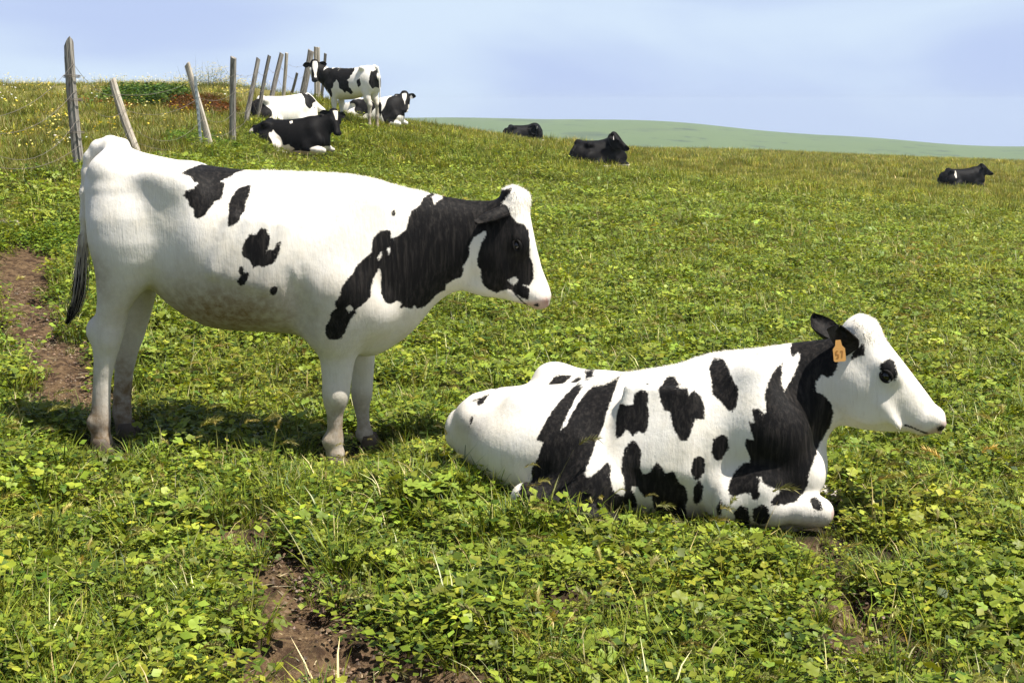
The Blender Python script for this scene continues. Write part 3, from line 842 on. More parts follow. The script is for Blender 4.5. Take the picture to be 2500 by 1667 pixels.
    tu, tv = uv([(1262, 463), (1284, 474), (1291, 505), (1299, 550), (1310, 604), (1323, 655), (1341, 700), (1347, 722), (1341, 740)])
    bu, bv = uv([(1225, 476), (1185, 520), (1150, 600), (1130, 660), (1134, 702), (1174, 718), (1228, 728), (1273, 741), (1305, 749), (1328, 746)])
    u = np.linspace(max(tu[0], -0.02), 0.505, 40)
    o = np.argsort(tu); tv_ = np.interp(u, tu[o], tv[o]); o = np.argsort(bu); bv_ = np.interp(u, bu[o], bv[o])
    wd = np.interp(u, [-.02, .05, .12, .19, .26, .33, .39, .44, .48, .505], [.07, .092, .104, .108, .092, .076, .070, .074, .066, .035])
    F.loft(O, c.hd, c.hv, c.hs, u, tv_, bv_, wd, np.interp(u, [0, .2, .35, .5], [.38, .36, .42, .45]), 0, 0.045, 0.02, 2.25, 9)
    c.head_details(F, (0.215, -0.062), 0.098, 0.44)
    x, z = c.L(1262, 486); F.ell((x, 0, z), (0.060, 0.058, 0.050), 0.03)                                              # poll
    x, z = c.L(1190, 690); F.ell((x, 0, z), (0.09, 0.075, 0.05), 0.05)
    # tail
    tl = [(300, 354, .030), (270, 352, .034), (240, 360, .030), (220, 384, .025), (212, 420, .021), (206, 470, .019), (205, 530, .017), (204, 590, .015), (200, 640, .014)]
    F.limb([(*c.P3(a, b, 0.0), r) for a, b, r in tl], 0.02)
    trunk_off = 0.25
    S1 = Z5((950, 285), (1000, 235), (1060, 205), (1390, 235), (1380, 262), (1340, 285), (1310, 295), (1280, 320), (1215, 355), (1250, 365), (1250, 480), (1200, 500), (1160, 560), (1140, 600), (1080, 628), (1055, 600), (1050, 550), (1010, 530), (1005, 490), (965, 455), (985, 420), (1040, 400), (1065, 365), (1030, 350), (1020, 325))
    S2 = Z5((1340, 405), (1410, 395), (1415, 440), (1395, 520), (1395, 580), (1370, 620), (1375, 650), (1320, 690), (1285, 700), (1280, 630), (1275, 590), (1265, 530), (1285, 470), (1310, 430))
    S3 = Z5((1540, 705), (1580, 720), (1580, 745), (1605, 750), (1605, 830), (1580, 880), (1640, 870), (1650, 820), (1690, 805), (1680, 890), (1650, 960), (1600, 990), (1555, 1005), (1525, 985), (1480, 1015), (1460, 950), (1400, 920), (1395, 880), (1410, 820), (1450, 755), (1500, 755), (1520, 720))
    S4 = Z5((1380, 1000), (1405, 985), (1415, 1010), (1410, 1050), (1455, 1035), (1450, 1080), (1420, 1130), (1380, 1145), (1360, 1110), (1390, 1060), (1370, 1030))
    S5 = Z5((1630, 1150), (1665, 1150), (1660, 1190), (1635, 1225), (1605, 1210), (1610, 1170))
    NK = Z6((960, 225), (1250, 255), (1440, 250), (1480, 215), (1575, 190), (1500, 300), (1490, 320), (1535, 335), (1560, 400), (1605, 450), (1665, 475), (1700, 530), (1705, 640), (1705, 710), (1730, 790), (1735, 890), (1705, 945), (1660, 940), (1700, 965), (1705, 1000), (1695, 1060), (1640, 1040), (1600, 1010), (1560, 975), (1530, 970), (1480, 985), (1450, 1005), (1400, 980), (1350, 940), (1325, 870), (1330, 815), (1305, 790), (1300, 740), (1310, 680), (1330, 620), (1375, 530), (1350, 515), (1290, 560), (1250, 600), (1240, 640), (1245, 690), (1220, 750), (1190, 790), (1195, 830), (1170, 880), (1110, 900), (1080, 920), (1060, 935), (1050, 980), (980, 1020), (940, 1060), (900, 1100), (840, 1115), (820, 1080), (800, 1115), (745, 1090), (700, 1110), (730, 1060), (700, 1035), (650, 1060), (610, 1040), (580, 980), (575, 890), (580, 830), (565, 780), (535, 830), (510, 910), (510, 980), (480, 1020), (400, 1080), (400, 1110), (360, 1150), (330, 1220), (290, 1300), (250, 1310), (195, 1305), (170, 1260), (175, 1200), (210, 1150), (215, 1100), (260, 1060), (245, 1030), (290, 960), (300, 900), (390, 790), (410, 750), (470, 690), (510, 660), (515, 560), (570, 500), (640, 500), (650, 565), (700, 550), (760, 500), (775, 420), (800, 360), (860, 320), (880, 270))
    WH = [Z6((950, 265), (1000, 220), (1030, 275), (985, 300), (965, 325)), Z6((550, 700), (580, 660), (582, 700), (560, 722)), Z6((622, 640), (642, 626), (642, 670), (630, 688)), Z6((330, 1060), (360, 1040), (384, 1075), (350, 1102)), Z6((1532, 900), (1590, 872), (1614, 900), (1600, 927), (1575, 938))]
    SB = Z6((640, 385), (665, 345), (682, 370), (670, 402))
    far = [[(a * 1.0 + 60, b + 40) for a, b in S1], [(a + 90, b - 60) for a, b in S3], NK]
    def blk(V):
        return c.lips(V, patches(c, V, [([S1], .16, -.5, .06, 1), ([S2, S3], .27, -.5, 0, 1), ([S4, S5], .27, -.5, 0, 1), ([NK, SB], .12, -.5, .05, 1), (far, -.15, 0.04, .5, 1), (WH, .12, -.5, 0.02, -1)]), .44)
    bx, bz = c.L(590, 760); rx, rz = c.L(262, 650); kx, kz = c.L(300, 1010); hx, hz = c.L(245, 1040)
    def dirt_shade(V):
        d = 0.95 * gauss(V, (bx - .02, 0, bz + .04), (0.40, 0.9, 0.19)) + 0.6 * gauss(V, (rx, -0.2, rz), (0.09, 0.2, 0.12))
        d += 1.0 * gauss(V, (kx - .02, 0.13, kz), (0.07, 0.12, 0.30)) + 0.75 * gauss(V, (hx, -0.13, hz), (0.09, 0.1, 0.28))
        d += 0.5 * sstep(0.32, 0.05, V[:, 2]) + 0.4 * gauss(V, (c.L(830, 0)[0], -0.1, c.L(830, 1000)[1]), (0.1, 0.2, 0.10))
        d += 0.22 * sstep(0.95, 0.5, V[:, 2])  # warm shade of the lower half, painted into the coat
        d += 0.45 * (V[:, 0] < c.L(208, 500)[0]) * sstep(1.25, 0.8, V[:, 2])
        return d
    nx, nz = c.L(1340, 730)
    def pink(V):
        u, v_, w = c.head_coords(V)
        return 0.7 * sstep(0.455, 0.485, u) * (v_ < 0.02) * (V[:, 0] > c.head_x) + 0.5 * gauss(V, (nx, 0, nz), (.03, .08, .03))
    c.head_x = c.L(1140, 600)[0]
    xs0, xs1 = c.L(420, 400)[0], c.L(1080, 470)[0]
    px0 = c.L(1225, 480)
    ridge = lambda V, N: (N[:, 2] > 0.80) & (V[:, 0] > c.L(640, 400)[0]) & (V[:, 0] < xs1) & (np.abs(V[:, 1]) < 0.06)
    poll = lambda V, N: (V[:, 0] > px0[0]) & (V[:, 2] > c.L(1260, 515)[1])
    c.body(F, blk, dirt_shade, pink, relax=2, hair=60000, hair_len=0.011, extra_hair=((ridge, 2600, 0.015, 0.40, (-0.8, 0, 0)), (poll, 1300, 0.016, 0.35, (0.2, 0, -0.5))))
    c.eyes((0.215, -0.062), 0.098, 0.020); c.lids((0.215, -0.062), 0.098, 0.05)
    # ears
    lay = np.full(126, 0.05)
    c.ear(c.P3(1236, 502, 0.075), (-0.72, -0.52, -0.30), (0.25, 0.2, -0.95), 0.175, 0.10)
    c.ear(c.P3(1262, 508, -0.075), (0.10, 0.86, -0.30), (0.6, 0.1, -0.6), 0.17, 0.10)
    for px, y, rows in ((246, -.13, hind), (308, .13, fh), (817, -.13, fn), (900, .13, ff)):
        c.hoof(c.L(px, rows[-1][0], -y)[0] + 0.008, y, 0.92)
    # switch of the tail
    n = 520; r = np.random.default_rng(5)
    path = np.array([c.P3(*q, 0.0) for q in ((203, 560), (202, 600), (200, 650), (196, 690), (190, 730), (178, 765), (163, 790))])
    s0 = r.uniform(0, 0.72, n); ln = r.uniform(0.10, 0.30, n)
    def along(t):
        t = np.clip(t, 0, 1) * (len(path) - 1); i = np.minimum(t.astype(int), len(path) - 2); f = (t - i)[:, None]; return path[i] * (1 - f) + path[i + 1] * f
    jit = r.normal(0, 1, (n, 3)) * np.array([0.0085, 0.0085, 0.004]); wd_ = 0.0020
    VV, FF = [], []
    steps = 5
    P = [along(s0 + ln * q * 3 / (steps - 1)) + jit * (0.5 + 1.1 * math.sin(3.14 * min(1, (q / (steps - 1)) * .8 + .1))) * (1 - 0.55 * ((s0 + ln * q * 3 / (steps - 1)) > 0.85))[:, None] for q in range(steps)]
    sv = r.normal(0, 1, (n, 3)); sv[:, 2] = 0; sv /= np.linalg.norm(sv, axis=1, keepdims=True)
    A = np.stack([P[q] + sg * sv * wd_ * (1 - q / steps) for q in range(steps) for sg in (-1, 1)], 1).reshape(-1, 3)
    Fq = np.concatenate([np.arange(n)[:, None] * (2 * steps) + np.array([2 * q, 2 * q + 1, 2 * q + 3, 2 * q + 2]) for q in range(steps - 1)])
    me = mesh_from('tail_switch', A, Fq, [M_HIDE], smooth=False)
    fattr(me, 'blk', np.repeat(np.where(s0 + r.normal(0, .12, n) > 0.30, 0.05, -0.05), 2 * steps)); fattr(me, 'dirt_shade', np.full(len(A), .6)); fattr(me, 'pink', np.zeros(len(A)))
    add_obj('tail_switch', me, c.root)
    return c

# ---- the heifer lying in front
def lying_heifer():
    p = at(1640, 1225, 4.88)
    c = Cow('white heifer with many black patches and an orange ear tag lying in the foreground', (p.x, 4.88, gz(p.x, 4.88)), R(-17))
    F = Flesh((-1.02, -0.60, -0.12), (1.30, 0.50, 0.98), 0.0085)
    top = [(1114, 1004), (1120, 997), (1132, 989), (1158, 974), (1184, 966), (1229, 955), (1280, 944), (1337, 942), (1401, 937), (1449, 929), (1496, 917), (1567, 907), (1656, 891), (1726, 866), (1784, 858), (1880, 859), (1925, 866), (1955, 900), (1975, 970), (1990, 1060)]
    bot = [(1114, 1085), (1120, 1100), (1140, 1120), (1209, 1160), (1300, 1195), (1369, 1212), (1449, 1228), (1528, 1246), (1592, 1260), (1720, 1272), (1800, 1268), (1860, 1250), (1920, 1225), (1960, 1214), (1990, 1190)]
    wid = [(1114, .085), (1125, .105), (1160, .145), (1229, .20), (1340, .255), (1450, .30), (1560, .335), (1660, .33), (1740, .305), (1800, .28), (1860, .25), (1910, .215), (1960, .16), (1990, .09)]
    frac = [(1114, .5), (1229, .45), (1450, .58), (1650, .60), (1800, .55), (1990, .5)]
    c.trunk(F, top, bot, wid, frac, 0.05, 2.05, 0.04)
    # the far hip stands up behind the spine; the near haunch lies on the ground
    F.ell(c.P3(1350, 928, -0.17), (0.085, 0.075, 0.075), 0.07)
    F.ell(c.P3(1462, 940, -0.20), (0.15, 0.08, 0.060), 0.10)
    F.ell(c.P3(1240, 985, -0.14), (0.13, 0.10, 0.06), 0.09)
    F.ell(c.P3(1165, 1012, 0.03), (0.07, 0.12, 0.07), 0.06)
    F.ell(c.P3(1330, 1110, 0.20), (0.26, 0.13, 0.15), 0.16)                                     # thigh
    F.ell(c.P3(1455, 1185, 0.33), (0.13, 0.09, 0.10), 0.07)                                     # stifle
    F.ell(c.P3(1300, 990, 0.15), (0.07, 0.045, 0.04), 0.10)
    F.ell(c.P3(1475, 1000, 0.33), (0.10, 0.06, 0.10), 0.08, cut=True)                           # flank hollow
    F.limb([(*c.P3(1440, 1230, 0.36), .085), (*c.P3(1290, 1215, 0.40), .055)], 0.05)            # gaskin
    F.limb([(*c.P3(1280, 1215, 0.41), .050), (*c.P3(1330, 1240, 0.46), .034), (*c.P3(1440, 1265, 0.47), .034), (*c.P3(1490, 1275, 0.46), .04)], 0.03)
    for i in range(5):                                                                          # faint ribs
        F.limb([(*c.P3(1535 + 38 * i, 950 + 4 * i, 0.225), .02), (*c.P3(1515 + 40 * i, 1120 + 8 * i, 0.300), .022)], 0.06)
    # shoulder and folded fore leg
    F.limb([(*c.P3(1850, 930, 0.15), .085), (*c.P3(1885, 1060, 0.20), .115), (*c.P3(1948, 1158, 0.19), .085)], 0.08, 0.8)
    F.limb([(*c.P3(1948, 1160, 0.19), .078), (*c.P3(1860, 1195, 0.25), .085), (*c.P3(1775, 1215, 0.27), .085)], 0.06)
    F.limb([(*c.P3(1775, 1228, 0.28), .072), (*c.P3(1880, 1243, 0.28), .058), (*c.P3(1960, 1245, 0.265), .048), (*c.P3(2000, 1246, 0.255), .050)], 0.035)
    F.limb([(*c.P3(2003, 1256, 0.25), .044), (*c.P3(1930, 1276, 0.235), .032), (*c.P3(1850, 1284, 0.23), .032), (*c.P3(1815, 1288, 0.23), .038)], 0.02)
    F.limb([(*c.P3(1930, 1195, -0.14), .085), (*c.P3(1970, 1215, -0.17), .055), (*c.P3(2030, 1215, -0.18), .05)], 0.05)
    x, z = c.L(1758, 1200); F.ell((x, -0.37, z), (0.022, 0.06, 0.13), 0.05, cut=True)
    F.ell(c.P3(1965, 1150, 0.06), (0.07, 0.12, 0.10), 0.06)                                     # brisket
    # neck
    nk = [((1790, 1030), .235, .215), ((1860, 1010), .225, .19), ((1925, 975), .205, .150), ((1975, 945), .185, .122), ((2020, 925), .160, .105), ((2065, 905), .135, .095)]
    A = [c.P3(*q[0]) for q in nk]
    ax = (A[-1] - A[0]); ax /= np.linalg.norm(ax); vv = np.array([-ax[2], 0, ax[0]])
    u = [(a - A[0]) @ ax for a in A]; vc = np.array([(a - A[0]) @ vv for a in A])
    F.loft(A[0], ax, vv, (0, 1, 0), u, vc + [q[1] for q in nk], vc - [q[1] for q in nk], [q[2] for q in nk], 0.5, 0, 0.06, 0.05, 2.0)
    # head
    O = c.P3(2122, 782); D = c.P3(2268, 968) - O
    c.head_frame(O, D, (0.7, 0, 0.7))
    def uv(lst):
        A = np.array([c.P3(a, b) for a, b in lst]) - O; return A @ c.hd, A @ c.hv
    tu, tv = uv([(2102, 772), (2132, 784), (2149, 812), (2187, 861), (2217, 899), (2262, 958), (2291, 998), (2298, 1022), (2292, 1042)])
    bu, bv = uv([(2060, 810), (2035, 860), (2025, 940), (2040, 1020), (2068, 1038), (2109, 1047), (2167, 1052), (2216, 1050), (2247, 1062), (2268, 1060), (2288, 1048)])
    ue = 0.475
    u = np.linspace(-0.02, ue, 40)
    o = np.argsort(tu); tv_ = np.interp(u, tu[o], tv[o]); o = np.argsort(bu); bv_ = np.interp(u, bu[o], bv[o])
    wd = np.interp(u, [-.02, .05, .12, .18, .25, .32, .38, .42, .455, .475], [.07, .09, .103, .107, .090, .074, .069, .073, .062, .035])
    F.loft(O, c.hd, c.hv, c.hs, u, tv_, bv_, wd, np.interp(u, [0, .2, .35, .5], [.38, .36, .42, .45]), 0, 0.045, 0.02, 2.25, 9)
    c.head_details(F, (0.187, -0.060), 0.098, 0.41)
    F.ell(c.P3(2104, 808), (0.060, 0.064, 0.050), 0.04)
    F.limb([(*c.P3(1200, 968, 0.0), .032), (*c.P3(1165, 982, 0.01), .030), (*c.P3(1135, 1006, 0.04), .026), (*c.P3(1140, 1045, 0.07), .022)], 0.02)   # tail
    SP_ = dict(
        L1=Y1((1340, 385), (1345, 430), (1340, 500), (1320, 600), (1310, 680), (1275, 770), (1260, 860), (1230, 960), (1240, 1000), (1240, 1150), (1000, 1190), (790, 1190), (800, 960), (850, 880), (880, 770), (825, 750), (850, 690), (890, 590), (950, 490), (985, 450), (1055, 455), (1035, 560), (1000, 690), (1030, 670), (1060, 580), (1100, 490), (1140, 445), (1240, 430)),
        L2=Y1((1540, 430), (1600, 400), (1650, 420), (1655, 520), (1670, 600), (1665, 680), (1640, 720), (1600, 690), (1560, 730), (1500, 680), (1470, 740), (1430, 755), (1415, 700), (1410, 580), (1430, 510), (1500, 510), (1540, 510)),
        L3=Y1((1740, 360), (1800, 350), (1860, 390), (1950, 400), (1970, 450), (1990, 400), (2060, 470), (2090, 550), (2090, 620), (2020, 615), (2000, 700), (1970, 770), (1930, 770), (1880, 710), (1840, 620), (1830, 560), (1780, 550), (1745, 470), (1725, 400)),
        L4=Y2((180, 460), (240, 450), (300, 490), (350, 560), (380, 600), (380, 690), (350, 740), (310, 725), (270, 680), (215, 640), (195, 560), (165, 500)),
        L5=Y2((235, 900), (290, 870), (325, 890), (330, 960), (290, 1030), (260, 1040), (225, 990)),
        L6=Y2((115, 1010), (150, 995), (185, 1020), (185, 1090), (160, 1140), (130, 1150), (105, 1090)),
        L7=Y2((150, 1150), (175, 1190), (165, 1280), (130, 1325), (108, 1300), (115, 1200)),
        L8=Y1((1510, 800), (1560, 750), (1600, 780), (1630, 840), (1630, 960), (1650, 1010), (1700, 980), (1750, 910), (1790, 950), (1820, 1000), (1880, 980), (1910, 1060), (1960, 1120), (1975, 1200), (1950, 1300), (1940, 1450), (1760, 1450), (1710, 1290), (1710, 1180), (1650, 1190), (1600, 1100), (1560, 1090), (1590, 1190), (1590, 1280), (1530, 1290), (1505, 1180), (1520, 1110), (1515, 1040), (1490, 960), (1490, 880)),
        L9=Y1((1380, 900), (1410, 920), (1420, 1000), (1460, 1130), (1500, 1220), (1500, 1330), (1300, 1330), (1250, 1160), (1250, 1060), (1270, 990), (1330, 950)))
    NK = Y2((715, 345), (720, 320), (800, 290), (950, 235), (1010, 200), (1035, 400), (1020, 450), (1000, 500), (960, 515), (935, 495), (890, 540), (890, 600), (940, 620), (985, 680), (1000, 740), (980, 840), (940, 900), (900, 970), (870, 1040), (860, 1120), (840, 1160), (790, 1210), (720, 1220), (680, 1200), (690, 1120), (640, 1110), (590, 1080), (580, 1050), (540, 1055), (505, 1010), (500, 930), (475, 870), (480, 820), (530, 830), (510, 780), (495, 720), (530, 730), (515, 650), (560, 650), (600, 680), (600, 640), (585, 580), (600, 510), (640, 430), (680, 410), (680, 520), (705, 560), (750, 490), (770, 440), (785, 390), (770, 365), (735, 390), (720, 370))
    LEGP = [Y2((345, 1160), (390, 1080), (450, 1045), (510, 1050), (510, 1110), (540, 1130), (535, 1200), (550, 1230), (520, 1260), (495, 1240), (490, 1210), (440, 1215), (390, 1235), (350, 1230)),
            Y2((380, 1330), (420, 1285), (470, 1300), (485, 1370), (470, 1430), (420, 1430), (385, 1390)), Y2((500, 1310), (560, 1280), (600, 1310), (610, 1370), (590, 1410), (540, 1425), (500, 1400)),
            Y2((265, 1310), (300, 1250), (315, 1280), (300, 1350), (275, 1370)), Y2((610, 1270), (650, 1225), (690, 1235), (690, 1280), (660, 1295), (620, 1290)), Y2((850, 1275), (890, 1280), (930, 1310), (940, 1345), (910, 1350), (870, 1325))]
    RUMP = [Y1((300, 475), (410, 440), (410, 480), (375, 500), (350, 470)), Y1((345, 570), (375, 545), (370, 600), (350, 635))]
    HIP = [Y1((890, 365), (960, 290), (980, 250), (1110, 255), (1060, 300), (1055, 335), (980, 360)), Y1((1100, 300), (1150, 265), (1190, 275), (1140, 310)), Y1((1170, 240), (1230, 235), (1275, 265), (1220, 275)), Y1((1180, 345), (1240, 295), (1370, 285), (1350, 310), (1240, 335))]
    EYEP = Y3((1075, 670), (1110, 625), (1180, 580), (1230, 620), (1260, 680), (1270, 750), (1240, 830), (1205, 780), (1150, 740), (1100, 730))
    EARP = Y3((765, 600), (790, 530), (850, 470), (900, 430), (925, 490), (915, 550), (850, 570), (790, 605))
    FARB = [[(a + 70, b) for a, b in SP_['L3']], [(a - 40, b - 40) for a, b in SP_['L2']], NK]
    def blk(V):
        return c.lips(V, patches(c, V, [(list(SP_.values()), .30, -.8, 0.0, 1), ([NK], .14, -.6, .04, 1), (LEGP, .30, -.8, -.12, 1), (RUMP, .1, -.6, .1, 1), (HIP, -.15, .05, .5, 1), ([EYEP, EARP], .095, -.3, -.03, 1), (FARB, -.2, .06, .6, 1), ([Y1((700, 1090), (1240, 1050), (1500, 1250), (1560, 1600), (700, 1600))], .42, -.9, -.36, 1)]), .41)
    def dirt_shade(V):
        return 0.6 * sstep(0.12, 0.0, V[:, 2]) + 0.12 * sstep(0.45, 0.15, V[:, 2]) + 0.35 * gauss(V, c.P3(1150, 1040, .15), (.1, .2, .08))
    def pink(V):
        u, v_, w = c.head_coords(V)
        return 0.65 * sstep(0.435, 0.46, u) * (v_ < 0.02) * (V[:, 0] > c.head_x) + 0.35 * gauss(V, c.P3(2235, 1045, .06), (.05, .05, .02))
    c.head_x = c.L(2055, 900)[0]
    a0, a1 = c.L(1440, 900)[0], c.L(1900, 900)[0]
    ridge = lambda V, N: (N[:, 2] > 0.80) & (V[:, 0] > a0) & (V[:, 0] < a1) & (np.abs(V[:, 1]) < 0.08)
    q0 = c.P3(2080, 830)
    poll = lambda V, N: (V[:, 0] > q0[0]) & (V[:, 2] > q0[2])
    c.body(F, blk, dirt_shade, pink, relax=2, hair=60000, hair_len=0.011, seed=8, extra_hair=((ridge, 2600, 0.015, 0.40, (-0.8, 0, 0)), (poll, 700, 0.016, 0.30, (0.5, 0, -0.3))))
    c.eyes((0.187, -0.060), 0.098, 0.022); c.lids((0.187, -0.060), 0.098, 0.05)
    e = c.ear(c.P3(2056, 868, 0.085), (-0.12, -0.55, 0.70), (0.45, 0.70, 0.50), 0.145, 0.132, None)
    c.ear(c.P3(2040, 848, -0.07), (-0.62, 0.42, 0.62), (0.45, -0.45, 0.55), 0.160, 0.12)
    seg = [(-.012, .040, -.004, .040), (-.012, .040, -.012, .052), (-.012, .052, -.004, .052), (-.004, .052, -.004, .064), (-.004, .064, -.012, .064), (.004, .041, .012, .041), (.012, .041, .008, .064)]
    tp = c.P3(2046, 830, 0.185)
    c.ear_tag(tp, (0.14, -0.10, -0.98), (0.15, -0.95, 0.0), 0.043, 0.078, M_TAG, seg, 'orange plastic ear tag with a printed number')
    return c
COWS = [standing_heifer(), lying_heifer()]

# ---- the herd further up the pasture
def ellip(V, x, z, rx, rz, rot=0.0):
    dx, dz = V[:, 0] - x, V[:, 2] - z
    a, b = dx * math.cos(rot) + dz * math.sin(rot), -dx * math.sin(rot) + dz * math.cos(rot)
    a = a + 0.12 * rx * np.sin(b / max(rz, .01) * 5 + x * 9); b = b + 0.14 * rz * np.sin(a / max(rx, .01) * 6 + z * 7)
    return (1 - np.sqrt((a / rx) ** 2 + (b / rz) ** 2)) * min(rx, rz)
HEAD_U = [-.03, 0, .06, .12, .18, .24, .30, .36, .41, .45, .475, .49]
HEAD_B = [-.06, -.11, -.155, -.19, -.21, -.21, -.195, -.165, -.135, -.118, -.085, -.045]
HEAD_T = [.0, .008, .008, .008, .008, .006, .004, .004, .006, .004, -.006, -.025]
HEAD_W = [.065, .083, .098, .106, .108, .093, .078, .070, .072, .073, .060, .035]
def far_head(c, F, o, d, v, k=0.04, sc=1.0):
    c.head_frame(o, d, v)
    F.loft(c.ho, c.hd, c.hv, c.hs, np.array(HEAD_U) * sc, np.array(HEAD_T) * sc, np.array(HEAD_B) * sc, np.array(HEAD_W) * sc, .4, 0, k, .02, 2.2, 9)
    c.head_details(F, (0.19, -0.06), 0.098, 0.43)
    F.ell(c.H(0.0, -0.035, 0), (0.055, 0.055, 0.055), 0.03)
def far_ears(c, back, tags=(), mat=None, droop=-0.15, blk=None):
    for q in (-1, 1):
        d = c.hs * q * 0.92 - c.hv * 0.25 + np.array([0, 0, droop]) - c.hd * back
        e = c.ear(c.H(0.045, -0.055, q * 0.080), d, c.hv * 0.8 + c.hd * 0.3 - c.hs * q * 0.2, 0.20, 0.125, mat or M_HIDE, blk)
        if q in tags:
            t = c.H(0.06, -0.05, q * 0.16) + c.hv * 0.02
            c.ear_tag(t, (0, 0, -1), c.hv, 0.062, 0.085, M_TAGW)
def neck(F, a, b, ra, rb, k=0.07):
    m = (np.array(a) + np.array(b)) / 2 + np.array([0, 0, -0.03])
    F.limb([(*a, ra), (*m, (ra + rb) / 2 * 1.0), (*b, rb)], k, 0.8)
def lying_frame(c, F, near=-1, rise=1.0):
    """trunk and folded legs of a resting cow; the haunch rests on the side `near`"""
    x = [-.82, -.78, -.68, -.55, -.38, -.2, 0, .2, .36, .48, .58, .66]
    top = np.array([.30, .40, .49, .55, .585, .58, .585, .61, .63, .62, .55, .44]) * rise
    bot = [.16, .06, -.03, -.05, -.05, -.05, -.05, -.05, -.05, -.04, 0.0, .08]
    w = [.07, .13, .20, .25, .295, .325, .335, .31, .27, .235, .18, .10]
    F.loft((0, 0, 0), (1, 0, 0), (0, 0, 1), (0, 1, 0), x, top, bot, w, .58, 0, .05, .04, 2.05)
    n = near
    F.ell((-.46, -n * .17, .53 * rise), (.10, .075, .085), .09)
    F.ell((-.46, n * .20, .50 * rise), (.09, .07, .07), .08)
    F.ell((-.45, n * .27, .21), (.24, .13, .19), .08)
    F.limb([(-.25, n * .34, .14, .10), (-.46, n * .42, .08, .062)], .05)
    F.limb([(-.47, n * .43, .07, .055), (-.34, n * .47, .04, .04), (-.12, n * .48, .03, .038), (-.04, n * .47, .025, .045)], .03)
    F.limb([(.40, n * .17, .42, .10), (.52, n * .2, .22, .095), (.30, n * .27, .14, .085)], .07, .8)
    F.limb([(.28, n * .28, .10, .07), (.50, n * .27, .07, .055), (.62, n * .25, .06, .052)], .04)
    F.limb([(.62, n * .25, .05, .045), (.48, n * .22, .025, .034), (.34, n * .22, .02, .04)], .02)
    F.limb([(.48, -n * .16, .18, .08), (.60, -n * .19, .10, .055), (.70, -n * .18, .06, .05)], .05)
    F.limb([(-.72, 0, .47 * rise, .03), (-.80, n * .02, .38, .026), (-.84, n * .06, .2, .02), (-.80, n * .2, .06, .018), (-.68, n * .36, .03, .02)], .02)
    return F
BOX = ((-1.0, -.62, -.10), (1.25, .62, 1.15))
def lying_cow(label, px, py, d, yaw, head, face, fore, pattern, h=0.017, mat=None, near=-1, rise=1.0, tags=(), group=None, back=0.25, pink=None, ear_blk=None):
    """head: pixel and depth of the poll; face: world direction of the face; fore: world direction of the forehead"""
    p = at(px, py, d)
    c = Cow(label, (p.x, d, gz(p.x, d) + 0.01), yaw, group)
    F = Flesh(*BOX, h); lying_frame(c, F, near, rise)
    o = c.loc_of(at(*head))
    far_head(c, F, o, c.dir_of(face), c.dir_of(fore))
    neck(F, (.40, 0, .44), c.H(.09, -.11, 0), .23, .125)
    c.head_x = 9
    c.body(F, lambda V: pattern(c, V), None, pink, mat, relax=2, hair=0)
    far_ears(c, back, tags, mat, blk=ear_blk)
    return c
def blaze(c, V, half=0.045, u0=0.0, u1=0.5, patch=None):
    """white blaze down the face: negative distance inside the blaze"""
    u, v, s = c.head_coords(V)
    hw = half * (0.8 + 0.5 * np.sin(np.clip(u, 0, .5) * 9 + 0.5))
    m = np.minimum(np.minimum(hw - np.abs(s), u - u0), np.minimum(u1 - u, v + 0.05))
    return m
HERD = 'cows resting further up the pasture'
